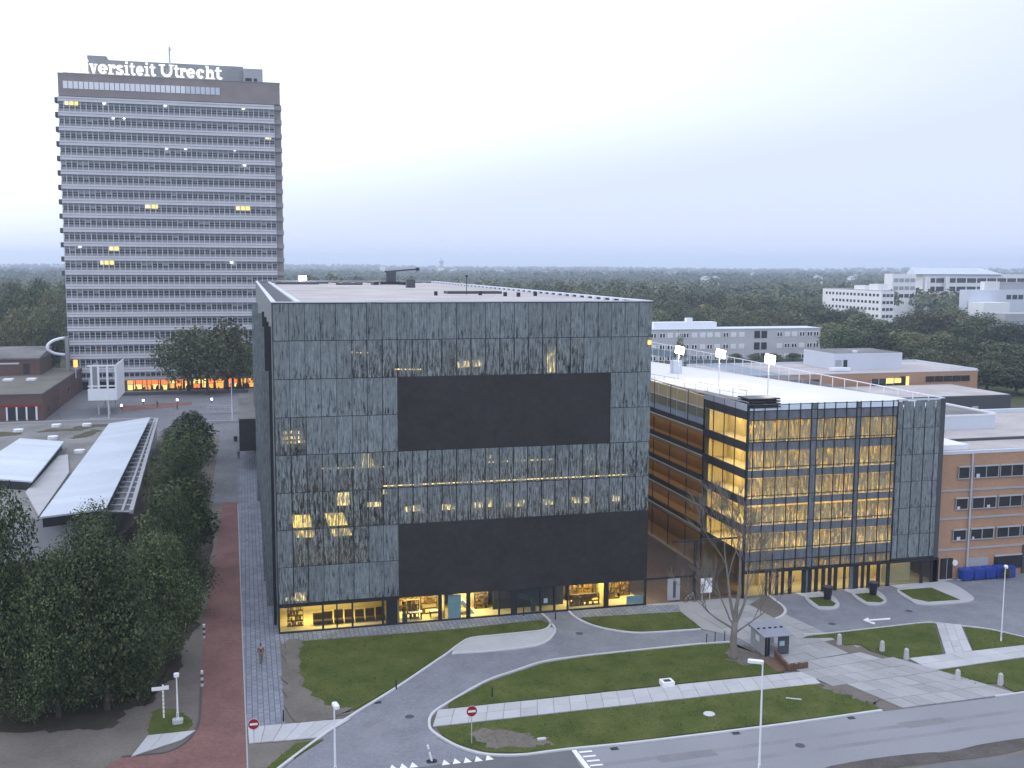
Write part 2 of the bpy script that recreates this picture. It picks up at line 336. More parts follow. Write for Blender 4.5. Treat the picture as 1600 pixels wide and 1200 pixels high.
    def mesh(s, name, mat, off=(0,0,0), smooth=False):
        me = bpy.data.meshes.new(name)
        me.from_pydata([(x-off[0],y-off[1],z-off[2]) for x,y,z in s.v], [], s.f)
        if mat: me.materials.append(mat)
        if smooth: me.polygons.foreach_set('use_smooth', [True]*len(me.polygons))
        me.update(); return me
def smooth(pts, n=6, closed=False):
    out = []; m = len(pts)
    for i in range(m if closed else m-1):
        p0 = pts[(i-1)%m] if closed or i > 0 else pts[0]; p1 = pts[i]; p2 = pts[(i+1)%m]; p3 = pts[(i+2)%m] if closed or i < m-2 else pts[-1]
        for k in range(n):
            t = k/n
            out.append(tuple(.5*((2*p1[j])+(-p0[j]+p2[j])*t+(2*p0[j]-5*p1[j]+4*p2[j]-p3[j])*t*t+(-p0[j]+3*p1[j]-3*p2[j]+p3[j])*t**3) for j in range(2)))
    if not closed: out.append(tuple(pts[-1]))
    return out
ROOT = {}
def tag(o, label=None, cat=None, group=None, kind=None):
    if label: o['label'] = label
    if cat: o['category'] = cat
    if group: o['group'] = group
    if kind: o['kind'] = kind
    return o
def thing(name, label, cat, loc=(0,0,0), group=None, rz=0):
    o = bpy.data.objects.new(name, None); COL.objects.link(o); o.location = loc; o.rotation_euler = (0,0,rz); o.empty_display_size = .5
    ROOT[o] = tuple(loc); return tag(o, label, cat, group)
def part(name, mb, mat, parent, label=None, kind=None, smooth=False):
    off = ROOT.get(parent, (0,0,0)); me = mb.mesh(name, mat, off, smooth) if isinstance(mb, MB) else mb
    o = bpy.data.objects.new(name, me); COL.objects.link(o); o.parent = parent; ROOT[o] = off
    return tag(o, label, None, None, kind)
def piece(name, me, parent, loc, rz=0, label=None):
    """a child that shares mesh data, placed at loc (world, minus its thing's base)"""
    o = bpy.data.objects.new(name, me); COL.objects.link(o); o.parent = parent; off = ROOT.get(parent, (0,0,0))
    o.location = tuple(a-b for a, b in zip(loc, off)); o.rotation_euler = (0,0,rz); ROOT[o] = tuple(loc)
    if label: o['label'] = label
    return o
def struct(name, mb, mat, kind='structure', label=None):
    o = bpy.data.objects.new(name, mb.mesh(name, mat)); COL.objects.link(o); o['kind'] = kind
    if label: o['label'] = label
    ROOT[o] = (0,0,0); return o
def single(name, mb, mat, label, cat, loc, group=None):
    o = bpy.data.objects.new(name, mb.mesh(name, mat, loc)); COL.objects.link(o); o.location = loc; ROOT[o] = tuple(loc); return tag(o, label, cat, group)
def copy_tree(o, parent=None):
    c = o.copy(); COL.objects.link(c)
    if parent: c.parent = parent
    for ch in o.children: copy_tree(ch, c)
    return c
def area(name, loc, sx, sy, power, col, direction=(0,0,-1)):
    d = bpy.data.lights.new(name, 'AREA'); d.shape = 'RECTANGLE'; d.size = sx; d.size_y = sy; d.energy = power; d.color = col
    o = bpy.data.objects.new(name, d); COL.objects.link(o); o.location = loc; o.rotation_euler = Vector(direction).to_track_quat('-Z', 'Y').to_euler(); return o

HAZE = 2.0e-4
# ------------------------------------------------------------------ ground, roads, paths
def terrain():
    # one sheet to the horizon: flat near, low wooded ridge far away
    rings = [0, 300, 900, 2000, 3500, 5000, 6000, 6800, 7600, 8600]; na = 96; vs = []; fs = []
    for j, r in enumerate(rings):
        for k in range(na):
            a = 2*pi*k/na; h = 0
            if r > 4500: h = {5000: 6, 6000: 16, 6800: 22, 7600: 20, 8600: 14}[r]*(.72+.28*sin(a*5+1)+.22*sin(a*13))
            vs.append((r*sin(a), r*cos(a), -.15+h))
    for j in range(1, len(rings)-1):
        for k in range(na): fs.append((j*na+k, (j+1)*na+k, (j+1)*na+(k+1)%na, j*na+(k+1)%na))
    for k in range(1, na-1): fs.append((na+0, na+k, na+k+1))
    mb = MB(); mb.add(vs, [f[::-1] for f in fs]); struct('terrain', mb, M['terrain'])
terrain()
mb = MB(); mb.sheet([(-140,-75),(150,-75),(150,170),(-140,170)], 0.0); struct('ground', mb, M['soil'])
mb = MB(); mb.sheet([(-60,126),(70,126),(70,235),(-60,235)], .012); mb.sheet([(-8.2,60),(0,60),(0,126),(-8.2,126)], .012); struct('plaza', mb, M['plazastone'])
# red band across the square before the tower
mb = MB(); mb.sheet([(-33.31,177.99),(-23.46,180.93),(-16.35,182.01),(-16.06,175.51),(-22.75,170.81),(-32.15,166.99)], .018); struct('red_path', mb, M['redbrick'])
# cycle path in red pavers
cyc = [(-14.62,-26.92),(-12.04,-23.55),(-10.17,-23.6),(-8.83,-23.51),(-7.71,-22.39),(-7.05,-20.55),(-6.78,-17.66),(-6.9,-11.75),(-7.17,1.92),(-6.99,21.46),(-6.58,42.42),(-6.36,57.91),(-6.26,63.22),(-5.53,65.85),(-4.74,63.79),(-4.23,58.28),(-3.76,20.69),(-3.4,-7.44),(-3.21,-19.74),(-3.07,-29.76)]
mb = MB(); mb.sheet(cyc, .010); struct('cycle_path', mb, M['redbrick'])
# kerbs of the cycle path
mb = MB(); mb.strip([(-3.08,-29.29),(-3.19,-19.74),(-3.38,-7.45),(-3.72,20.68),(-4.18,58.27)], .10, 0, .024)
struct('path_edging', mb, M['grey'])
mb = MB(); mb.strip(smooth([(-12.05,-23.44),(-10.18,-23.49),(-8.84,-23.4),(-7.71,-22.28),(-7.05,-20.43),(-6.78,-17.66),(-6.9,-11.75)], 5), .16, 0, .06)
struct('path_edging', mb, M['darkgrey'])
# blue-grey pavement along the building
mb = MB(); mb.prism([(-2.97,-20.97),(-3.19,-19.74),(-3.38,-7.45),(-3.72,20.68),(-4.18,58.27),(-4.24,82.19)]+[(-4.0,130),(-.02,130),(-.02,.0)]+[(0.03,-0.73),(-0.12,-11.98),(-0.19,-20.72)], -.05, .016); struct('pavement', mb, M['bluestone'])
mb = MB(); mb.sheet([(0.04,-0.55),(0.01,0.37),(38.22,-0.24),(41.71,-0.86),(40.9,-3.22),(30.04,-2.44),(29.56,-0.7),(26.74,-0.84),(26.16,-1.91),(16.27,-2.81),(7.48,-2.35),(1.35,-2.47),(0.15,-2.71)], .020); struct('pavement', mb, M['bluestone'])
# forecourt carriageway in grey pavers
mb = MB(); mb.sheet([(-1.44,-29.22),(4.48,-21.02),(9.33,-15.7),(15.07,-9.04),(17.9,-5.77),(25.43,-5.39),(26.76,-4.01),(26.6,-0.39),(29.69,-0.31),(30.24,-2.89),(31.28,-5.87),(34.48,-8.14),(40.78,-8.54),(44.72,-12.43),(41.63,-18.38),(38.55,-12.69),(28.99,-12.41),(23.15,-13.26),(17.06,-16.31),(12.94,-20.08),(11.25,-22.07),(10.71,-23.97),(11.04,-26.11),(12.33,-28.28),(14.4,-29.94),(6.88,-30.3)], .014); struct('access_road', mb, M['roadpaver'])
mb = MB(); mb.sheet([(47.5,-.9),(53,-.4)]+[(75.48,1),(91.69,2.23),(70.16,-22.05),(70.64,-18.16),(67.13,-13.75),(64.9,-12.43),(63.17,-12.02),(50,-12.25),(50.56,-4.06)], .014); struct('parking_lane', mb, M['roadpaver'])
# main road
mb = MB(); mb.sheet([(20.37,-30.25),(25.78,-30.38),(46.88,-29.78),(75.42,-28.43),(66.76,-36.85),(37.38,-37.31),(21.47,-41.41),(19.86,-41.01)], .008); struct('road', mb, M['asphalt'])
mb = MB(); mb.sheet([(-1.74,-32.34),(6.33,-30.27),(14.37,-30.03),(17.23,-30.32),(20.37,-30.25),(19.86,-41.01),(0.77,-45.31)], .012); struct('road', mb, M['darkasphalt'])
mb = MB(); mb.sheet(smooth([(36.78,-37.45),(41.34,-36.86),(46.13,-36.99),(47.52,-37.33),(50.72,-36.82),(54.9,-36.63),(60.86,-36.6),(59.13,-38.45),(54.68,-38.23),(50.97,-38.6),(46.6,-38.56),(42.35,-38.53),(38.38,-39.02)], 3, True), .022); struct('verge', mb, M['darksoil'])
mb = MB(); mb.sheet([(38.38,-39.02),(42.17,-38.78),(50.76,-38.86),(58.87,-38.72),(51.69,-46.37),(33.58,-44.4)], .016); struct('road', mb, M['darkasphalt'])
# lawns, each a raised bed of turf
LAWN = {
 'a': [(2.07,-2.65),(7.42,-2.87),(16.27,-2.81),(26.06,-2.28),(26.43,-3.55),(25.87,-4.56),(24.98,-5.1),(18.05,-5.08),(15.19,-8.4),(9.39,-15.3),(5.13,-19.58),(3.68,-18.47),(2.23,-17.08),(1.36,-13.76),(1.3,-8.58),(1.38,-4.55)],
 'b': [(30.24,-2.49),(40.9,-3.22),(40.94,-8.2),(34.61,-7.8),(32.33,-6.69),(30.96,-4.83)],
 'c': [(13.17,-19.75),(16.97,-16.71),(19.99,-14.96),(23.06,-13.55),(27.28,-12.82),(32.72,-12.64),(38.62,-12.54),(41.83,-12.79),(41.5,-16.75),(43.46,-19.13),(43.28,-20.62),(31.95,-20.65),(12.78,-20.94)],
 'd': [(11.28,-24.23),(28.29,-23.96),(44.08,-23.6),(45.6,-24.68),(46.68,-26.86),(47.07,-29.57),(25.94,-29.98),(17.08,-29.97),(14.1,-29.13),(12.29,-27.29),(11.47,-25.65)],
 'e': [(50.15,-12.84),(52.86,-12.76),(63.37,-12.26),(64.65,-12.57),(59.96,-20.25),(56.1,-20.29),(54.78,-19.65),(53.87,-17.77),(53.94,-16.07),(52.35,-15.86),(52.28,-13.72),(49.44,-13.21)],
 'f': [(66.88,-14.27),(68.76,-15.48),(70.64,-18.16),(72.35,-21.22),(68.89,-20.21),(63.48,-19.93)],
 'g': [(56.45,-23.52),(66.64,-22.85),(74.22,-22.36),(68.44,-28.52),(60.34,-29.1),(60.35,-27.13),(57.62,-26.9),(57.37,-25.54)],
 'h': [(0.43,-24.39),(2.49,-24.23),(-1.19,-28.22),(-1.72,-27.7)]}
for k, p in LAWN.items():
    mb = MB(); mb.prism(p, -.05, .09); struct('lawn', mb, M['grass'])
# worn earth patches at the lawn edges
for p in ([(0.51,-2.62),(2.19,-2.68),(1.68,-5.46),(1.69,-11.7),(2.74,-17.2),(4.93,-19.02),(4.55,-20.31),(0.42,-20.39),(0.06,-11.3)],
          [(13.52,-26.15),(14.97,-25.36),(18.07,-27.27),(19.2,-28.66),(18.02,-29.24),(14.75,-28.44)],
          [(45.02,-24.11),(48.65,-24.28),(48.21,-27.5),(47.25,-28.59),(46.16,-26.73)], [(41.52,-13.41),(42.86,-14.08),(42.94,-17.1),(41.06,-18.24),(39.8,-16.66)]):
    mb = MB(); mb.prism([(x+rnd.gauss(0,.22), y+rnd.gauss(0,.22)) for x, y in smooth(p, 7, True)], -.05, .094); struct('bare_earth', mb, M['soil'])
# turf blades: short tufts that break up the lawns
def in_poly(x, y, p):
    c = False; j = len(p)-1
    for i in range(len(p)):
        if (p[i][1] > y) != (p[j][1] > y) and x < (p[j][0]-p[i][0])*(y-p[i][1])/(p[j][1]-p[i][1])+p[i][0]: c = not c
        j = i
    return c
mb = MB()
for k, p in LAWN.items():
    xs = [q[0] for q in p]; ys = [q[1] for q in p]; n = int((max(xs)-min(xs))*(max(ys)-min(ys))*7)
    for i in range(n):
        x, y = rnd.uniform(min(xs), max(xs)), rnd.uniform(min(ys), max(ys))
        if in_poly(x, y, p):
            a = rnd.uniform(0, 2*pi); h = rnd.uniform(.04, .13); w = rnd.uniform(.03, .09)
            mb.add([(x-w*cos(a), y-w*sin(a), .085), (x+w*cos(a), y+w*sin(a), .085), (x+rnd.uniform(-.06,.06), y+rnd.uniform(-.06,.06), .09+h)], [(0,1,2)])
struct('turf', mb, M['blade'], 'stuff')
# kerbs
def kerb(pts, n=5, w=.22, z=.13):
    mb = MB(); mb.strip(smooth(pts, n), w, -.05, z); struct('kerb', mb, M['kerb'])
kerb([(-1.43,-28.74),(1.24,-25.13),(4.48,-21.02),(9.33,-15.7),(15.1,-8.88)])
kerb([(15.1,-8.88),(16.76,-6.73),(18,-5.61),(20.21,-5.42),(23.48,-5.3),(25.23,-5.16),(26.17,-4.44),(26.73,-3.23),(26.79,-1.86),(26.66,-0.41)])
kerb([(15.42,-9.12),(19.27,-9.39),(23.08,-9.12),(24.88,-8.16),(26.26,-6.15),(26.73,-4.58),(26.73,-3.23)])
kerb([(29.62,-0.29),(29.65,-1.94),(30.2,-4.06),(31.53,-6.12),(33.62,-7.75),(35.78,-8.27),(40.78,-8.54)])
kerb([(41.98,-12.48),(38.73,-12.3),(32.81,-12.41),(27.36,-12.59),(23.21,-13.04),(20.11,-14.54),(17.09,-16.17),(12.99,-19.84),(11.32,-21.71),(10.75,-23.75),(10.95,-25.18),(12.09,-27.57),(13.59,-29.22),(15.35,-30.01),(17,-30.26)])
kerb([(17,-30.26),(20.3,-30.18),(25.8,-30.33),(36.6,-30.19),(47.1,-29.7)])
kerb([(58.09,-29.51),(61.05,-29.41),(75.17,-28.67)], w=.18)
kerb([(50,-12.25),(53.01,-12.52),(63.37,-12.06),(64.9,-12.43),(67.07,-13.83),(69.08,-15.37),(70.77,-18.01),(72.48,-21.08)], w=.14, z=.10)
kerb([(76.73,-0.32),(81.14,0.43),(91.48,2)], w=.14)
# pale lip of pavers in the road bend
mb = MB(); mb.prism(smooth([(15.56,-8.99),(16.84,-6.92),(18.02,-5.8),(20.15,-5.68),(23.41,-5.56),(25.3,-5.36),(26.18,-4.64),(26.5,-4.9),(26.13,-6.12),(24.87,-7.99),(23.13,-8.96),(19.31,-9.23)], 3, True), -.05, .105); struct('refuge', mb, M['concrete'])
# paths laid in separate concrete slabs: every slab is a piece
def slab_path(name, quad_, n, m, mat, z=.11, gap=.03, skip=()):
    """quad_ = four ground corners (near-left, near-right, far-right, far-left); n by m slabs"""
    r = struct(name, MB().sheet(quad_, .03), M['soil'])
    A, B, C_, D = [Vector(q) for q in quad_]
    def pt(u, v): return (A*(1-u)+B*u)*(1-v)+(D*(1-u)+C_*u)*v
    for i in range(n):
        for j in range(m):
            if (i, j) in skip: continue
            L_ = ((B-A).length/n, (D-A).length/m); gu, gv = gap/2/L_[0]/n, gap/2/L_[1]/m
            q = [pt(i/n+gu, j/m+gv), pt((i+1)/n-gu, j/m+gv), pt((i+1)/n-gu, (j+1)/m-gv), pt(i/n+gu, (j+1)/m-gv)]
            c = sum(q, Vector((0, 0)))/4; dz = rnd.uniform(-.012, .012)
            mb = MB(); mb.prism([(p.x-c.x, p.y-c.y) for p in q], -.08, 0)
            piece('slab', mb.mesh('slab', mat), r, (c.x, c.y, z+dz))
    return r
slab_path('footpath', [(10.96,-24.03),(45.15,-23.58),(45.49,-20.86),(11.9,-21.11)], 24, 2, M['concrete'])
slab_path('footpath', [(-2.99,-23.55),(2.27,-23.85),(4.94,-21.01),(-3.07,-20.72)], 6, 1, M['concrete'])
slab_path('footpath', [(56.38,-23.35),(77.69,-21.82),(76.64,-19.79),(56.21,-20.32)], 9, 2, M['concrete'])
slab_path('footpath', [(60.19,-20.3),(63.25,-20.04),(67,-13.52),(64.77,-12.69)], 3, 5, M['concrete'])
slab_path('footpath', [(-11.36,-23.72),(-7.88,-21.69),(-6.96,-20.34),(-10.48,-20.39)], 3, 1, M['concrete'])
# diagonal way of big slabs from the road to the garage
slab_path('slab_way', [(47.41,-29.78),(60.32,-29.51),(53.87,-17.77),(44.23,-19.01)], 8, 6, M['slab'], .12, .05, skip=((0,0),(0,2),(0,1),(7,5)))
slab_path('slab_way', [(44.31,-18.87),(53.37,-17.48),(50.6,-2.56),(42.25,-3.75)], 5, 9, M['slab'], .05, .03, skip=((4,0),(4,1)))
mb = MB(); mb.sheet([(41.05,-3.04),(41.05,-8.41),(44.55,-12.75),(44.87,-19.48),(49.71,-17.93),(53.75,-16.37),(49.69,-12.18),(50.91,-1.97),(45.77,1.53),(39.59,3.01),(38.13,-0.65)], .018); struct('forecourt', mb, M['slab'])
mb = MB(); mb.sheet([(38.4,.0),(49.3,.0),(49.3,110),(38.4,110)], .024); struct('courtyard', mb, M['court'])
# islands with white kerbs in the parking lane
def island(kerb_pts, grass_pts, slab_pts=None):
    mb = MB(); mb.prism(smooth(kerb_pts, 4, True), -.02, .13); struct('traffic_island', mb, M['concrete'])
    mb = MB(); mb.prism(grass_pts, .10, .16); struct('lawn', mb, M['grass'])
island([(56.13,-1.87),(57.95,-1.16),(59.31,-2.18),(58.74,-4.51),(57.68,-5.99),(56.22,-6.27),(55.36,-5.43)], [(56.31,-2.37),(58.39,-2.41),(58.17,-4.81),(57.44,-5.5),(55.98,-5.15)])
island([(61.89,-1.87),(64.08,-1.22),(65.21,-2.2),(64.38,-4.75),(63.21,-6.02),(61.82,-6.12),(61.17,-5.09)], [(62.05,-2.37),(64.25,-2.44),(63.85,-5.07),(63.12,-5.56),(61.77,-5.02)])
island([(67.72,-1.86),(72.61,-0.59),(75.12,-1.19),(74.35,-5.78),(73.22,-7.32),(71.02,-7.68),(67.04,-7.16),(66.76,-5.33)], [(67.65,-2.31),(71.75,-2.34),(72.07,-6.82),(68.26,-6.57),(67.31,-5.23)])
mb = MB(); mb.sheet([(55.88,0.03),(58.72,0.54),(59.01,-1.65),(56.33,-1.92)], .03); mb.sheet([(61.66,0.07),(64.59,0.83),(64.64,-1.59),(62.04,-2.14)], .03); mb.sheet([(67.8,0.31),(76.71,1.48),(76.45,-0),(72.97,-0.68),(68.22,-1.5)], .03); struct('pavement', mb, M['concrete'])
mb = MB(); mb.prism([(49.19,-2.65),(52.88,0.29),(52.43,-3.65),(51.46,-5.96),(49.6,-7.35)], -.02, .08); struct('bare_earth', mb, M['soil'])
kerb([(52.67,0.34),(52.44,-2.11),(52.25,-4.25),(51.62,-5.8),(50.53,-6.97),(49.5,-7.53)], w=.3, z=.14)
# painted markings
mb = MB(); 
mb.sheet([(58.19,-9.82),(59.16,-9.25),(58.94,-9.81),(58.4,-10.07),(59.02,-10.82),(58.56,-11.29)], .020); mb.sheet([(58.64,-9.81),(61.35,-9.9),(61.04,-10.35),(58.39,-10.19)], .024); struct('road_marking', mb, M['white'], label='white arrow pointing left painted on the parking lane')
mb = MB()
tri = [(7.02,-29.94),(7.76,-29.93),(8.51,-29.91),(10.83,-30.08),(11.63,-30.08),(12.43,-30.12),(13.25,-30.12),(14.07,-30.11)]
for x, y in tri: mb.sheet([(x-.32,y-.25),(x+.32,y-.22),(x,y+.6)], .020)
struct('road_marking', mb, M['white'], label='row of white give way triangles')
mb = MB(); h = [(20.34,-30.35),(20.7,-30.33),(20.99,-35.96),(20.54,-36.03)]; mb.sheet(h, .026)
hs = [(20.8,-30.78),(20.86,-31.52),(20.91,-32.25),(20.92,-32.96),(20.97,-33.67)]
he = [(21.8,-30.81),(21.84,-31.56),(21.89,-32.29),(21.89,-33),(21.9,-33.8)]
for (x, y), (x2, y2) in zip(hs, he): mb.sheet([(x,y-.12),(x2,y2-.12),(x2,y2+.12),(x,y+.12)], .030)
struct('road_marking', mb, M['white'], label='white ladder marking across the road')

# leaf litter under the trees on the left, and the trodden way through it
mb = MB(); mb.sheet([(x+rnd.gauss(0,.2), y+rnd.gauss(0,.2)) for x, y in smooth([(-28.53,-15.85),(-41.33,29.65),(-21.38,36.1),(-16.37,60.25),(-7.91,54.09),(-7.6,14.32),(-8,3.05),(-8.98,-1.19),(-8.79,-7.66),(-10.28,-10.93),(-10.8,-14.16),(-12.26,-14.45),(-13.11,-17.91),(-15.93,-17.8),(-21.56,-16.99)], 8, True)], .006); struct('leaf_litter', mb, M['litter'], 'stuff')
mb = MB(); mb.prism([(x+rnd.gauss(0,.12), y+rnd.gauss(0,.12)) for x, y in smooth([(-10.37,-20.08),(-10.52,-16.99),(-10.16,-15.34),(-8.69,-15.95),(-7.78,-17.17),(-7.39,-19.31),(-8,-20.31)], 6, True)], -.05, .03); struct('lawn', mb, M['grass'])
# wear on the roads: patches, seams, gully grates, covers
def flat(q, z, mat, name='road_patch'): mb = MB(); mb.sheet(q, z); struct(name, mb, mat)
flat([(25.9,-32.66),(30.53,-32.63),(30.78,-33.64),(26.16,-33.75)], .0115, M['tar']); flat([(46.84,-31.98),(51.01,-31.91),(51.57,-32.9),(47.27,-33.04)], .0115, M['tar']); flat([(5.17,-24.11),(6.88,-22.21),(7.89,-22.93),(6.14,-25.02)], .0175, M['wear']); flat([(20.17,-8.25),(23.4,-7.98),(23.6,-9.08),(20.48,-9.51)], .0175, M['wear'])
for (a, b) in (((20.06,-33.05), (61.14,-32.24)), ((22.04,-35), (59.49,-34.1))):
    mb = MB(); mb.strip([(a[0]+(b[0]-a[0])*i/14, a[1]+(b[1]-a[1])*i/14+rnd.gauss(0,.05)) for i in range(15)], .55, .0, .0098); struct('road_patch', mb, M['wear'])
for x, y in [(23.56,-30.82),(33.63,-30.62),(43.9,-30.29),(7.36,-18.33),(16.93,-16.85),(36.5,-12.88),(26.51,-13.28)]:
    mb = MB(); mb.box(x-.3, y-.22, 0, x+.3, y+.22, .022); o = struct('gully_grate', mb, M['darkmetal'])
for x, y in [(9.51,-21.64),(28.65,-6.73),(37.4,-33.67),(64.54,-8.48),(54.48,-10.11)]:
    mb = MB(); mb.cyl(x, y, 0, .024, .38, .38, 14); struct('manhole_cover', mb, M['darkgrey'])
# fallen leaves on the lawns
mb = MB()
for k, p in LAWN.items():
    xs = [q[0] for q in p]; ys = [q[1] for q in p]
    for i in range(int((max(xs)-min(xs))*(max(ys)-min(ys))*.3)):
        x, y = rnd.uniform(min(xs), max(xs)), rnd.uniform(min(ys), max(ys))
        if in_poly(x, y, p):
            a = rnd.uniform(0, 6.28); q = rnd.uniform(.04, .11); z = .115
            mb.add([(x+q*cos(a), y+q*sin(a), z), (x+q*.5*cos(a+1.8), y+q*.5*sin(a+1.8), z+.01), (x-q*cos(a), y-q*sin(a), z+.015), (x+q*.5*cos(a-1.8), y+q*.5*sin(a-1.8), z)], [(0,1,2,3)])
struct('fallen_leaves', mb, M['deadleaf'], 'stuff')

# ------------------------------------------------------------------ library
LB = thing('library', 'black and printed-glass library block with two dark windowless fields, lit at ground level', 'library')
PW, PH, NC, NR, TOP = 1.475, 3.68, 26, 8, 32.42; LW = PW*NC; LL = 128.0
def rowz(j): return TOP-PH*j
# floor slabs, core and side walls (dark inside)
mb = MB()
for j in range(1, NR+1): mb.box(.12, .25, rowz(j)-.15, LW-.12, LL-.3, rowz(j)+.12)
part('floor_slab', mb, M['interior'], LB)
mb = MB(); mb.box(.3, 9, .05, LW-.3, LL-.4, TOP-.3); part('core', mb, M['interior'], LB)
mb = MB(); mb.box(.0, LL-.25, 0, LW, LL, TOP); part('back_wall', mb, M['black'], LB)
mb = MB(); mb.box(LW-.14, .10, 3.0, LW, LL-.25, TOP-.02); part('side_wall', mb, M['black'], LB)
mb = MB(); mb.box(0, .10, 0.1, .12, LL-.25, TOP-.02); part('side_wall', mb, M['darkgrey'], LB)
# black relief walls
def blackcell(c, r): return (r in (2, 3) and 8 <= c < 23) or (r in (6, 7) and c >= 8)
def relief(x0, x1, z0, z1):
    mb = MB(); mb.box(x0, -.05, z0, x1, .35, z1)
    return mb
part('black_wall', relief(8*PW+.02, 23*PW-.02, rowz(4)+.02, rowz(2)-.02), M['black'], LB, 'black windowless field in the upper half')
part('black_wall', relief(8*PW+.02, LW, 2.75, rowz(6)-.02), M['black'], LB, 'black windowless field above the ground floor')
# glass panels
def panel_mesh(mat, gap=.022):
    w, h = PW/2-gap, PH/2-.035; mb = MB(); b = .02
    mb.box(-w, -.03, -h, w, .03, h); return mb.mesh('facade_panel', mat)
PM = {k: panel_mesh(M[k], g_) for k, g_ in (('facade', .025), ('facadethin', .04), ('facadelit', .05))}
def kind(c, r):
    if (r == 5 and c in (1,2,3,4,5,6)) : return 'facadethin'
    if r == 6 and c in (1,2,3,4,5): return 'facadethin'
    if (r == 3 and c == 1) or (r == 3 and c == 0): return 'facadelit'
    if r in (4,5) : return 'facadelit'
    if r == 1 and c >= 5 and c < 21: return 'facadelit'
    if r == 7 and c < 2: return 'facadelit'
    return 'facade'
for r in range(NR):
    for c in range(NC):
        if blackcell(c, r): continue
        a = 0
        if r in (4, 5) and rnd.random() < .6: a = rnd.uniform(.02, .10)
        elif rnd.random() < .15: a = rnd.uniform(.01, .05)
        piece('facade_panel', PM[kind(c, r)], LB, ((c+.5)*PW, -.05-abs(sin(a))*PW*.5, rowz(r)-PH/2), a)
mb = MB()
for r in range(1, NR): mb.box(.0, -.02, rowz(r)-.05, LW if r != 7 else 8*PW, .06, rowz(r)+.05)
for c in range(NC+1): mb.box(c*PW-.035 if c else .0, .0, 3.0, min(c*PW+.035, LW), .07, TOP-.06)
part('facade_frame', mb, M['darkmetal'], LB)
# side facade: panels along the west wall, and leaves standing open
mb = MB()
for r in range(NR):
    for k in range(42):
        y0 = .3+k*3.02; mb.box(-.09, y0, rowz(r+1)+.05, -.03, y0+2.95, rowz(r)-.05)
part('side_panel_row', mb, M['facade'], LB, kind='stuff')
for y, x, z0, z1 in ((7, 1.0, .6, 25.2), (16, 1.15, .6, 24.0), (26, 1.1, .6, 28.6), (44, 1.0, .6, 24.9), (58, 1.3, .4, 28.8), (100, 1.2, .4, 28.8)):
    mb = MB(); mb.box(-x, y, z0, -.10, y+.10, z1); part('open_shutter', mb, M['facade'], LB)
for y in (2.2, 11, 21, 35):
    mb = MB(); mb.box(-.42, y, .2, -.12, y+.18, 30); part('shutter_rail', mb, M['darkmetal'], LB)
# box that sticks out over the side pavement
mb = MB(); mb.box(-3.9, 84.6, 3.5, -.1, 121, 9.1); part('side_box', mb, M['black'], LB)
mb = MB(); mb.box(-4.0, 84.5, 9.1, -.1, 121.1, 9.22); part('side_box_roof', mb, M['roofbitumen'], LB)
# roof
mb = MB(); mb.box(.3, .3, TOP-.45, LW-.3, LL-.3, TOP-.28); part('roof', mb, M['roofgravel'], LB)
mb = MB(); mb.box(-.1, -.1, TOP-.06, LW+.05, .32, TOP+.05); mb.box(-.1, .32, TOP-.06, .35, LL-.35, TOP+.05); mb.box(LW-.8, .32, TOP-.06, LW+.05, LL-.35, TOP+.05); mb.box(-.1, LL-.35, TOP-.06, LW+.05, LL, TOP+.05)
part('parapet_cap', mb, M['lightpanel'], LB)
mb = MB(); mb.box(-.1, -.13, TOP-.14, LW+.05, -.10, TOP-.06); part('parapet_lip', mb, M['darkmetal'], LB)
mb = MB(); mb.box(2.4, .9, TOP-.27, 2.9, LL-2, TOP-.10); part('roof_kerb', mb, M['lightpanel'], LB)
mb = MB(); mb.box(.6, .9, TOP-.275, 2.3, LL-2, TOP-.24); part('roof_walkway', mb, M['darkgrey'], LB)
mb = MB(); mb.box(3.2, .9, TOP-.27, LW-1, 1.25, TOP-.20); part('roof_walkway', mb, M['lightpanel'], LB)
mb = MB()
for k in range(40):
    y = 5+k*3; mb.box(LW-1.5, y, TOP-.27, LW-1.25, y+.9, TOP+.05)
part('fall_guard', mb, M['lightpanel'], LB, kind='stuff')
for k in range(14):
    mb = MB(); x = 2.6+k*2.55; mb.box(x, LL-5, TOP-.27, x+1.7, LL-3.6, TOP-.02); part('rooflight', mb, M['darkgrey'], LB)
for x0, y0, x1, y1 in ((3.4, 104, 11.5, 108), (5, 112, 14, 116), (24.0, 37.2, 31.5, 40.2)):
    mb = MB(); mb.box(x0, y0, TOP-.28, x1, y1, TOP+.06); part('rooflight', mb, M['darkgrey'], LB)
mb = MB(); mb.box(14.5, 100, TOP-.28, 19.5, 101, TOP+.05); mb.box(21.5, 99, TOP-.28, 22.5, 104, TOP+.3); mb.box(27, 99, TOP-.28, 28.4, 104, TOP+.3); part('roof_duct', mb, M['darkmetal'], LB)
mb = MB(); mb.box(24.2, 74.6, TOP-.28, 25.6, 76.2, TOP+1.1); part('roof_housing', mb, M['darkgrey'], LB)
for x, y in ((20.9, 30), (26.8, 30.5), (29.0, 26), (33.2, 27), (30.2, 24)):
    mb = MB(); mb.box(x, y, TOP-.28, x+.4, y+.4, TOP+.25); part('roof_vent', mb, M['darkmetal'], LB)
mb = MB(); mb.cyl(25.7, 33, TOP-.28, TOP+2.0, .05); mb.cyl(25.7, 33, TOP+2.0, TOP+2.3, .18); part('roof_sensor', mb, M['darkmetal'], LB)
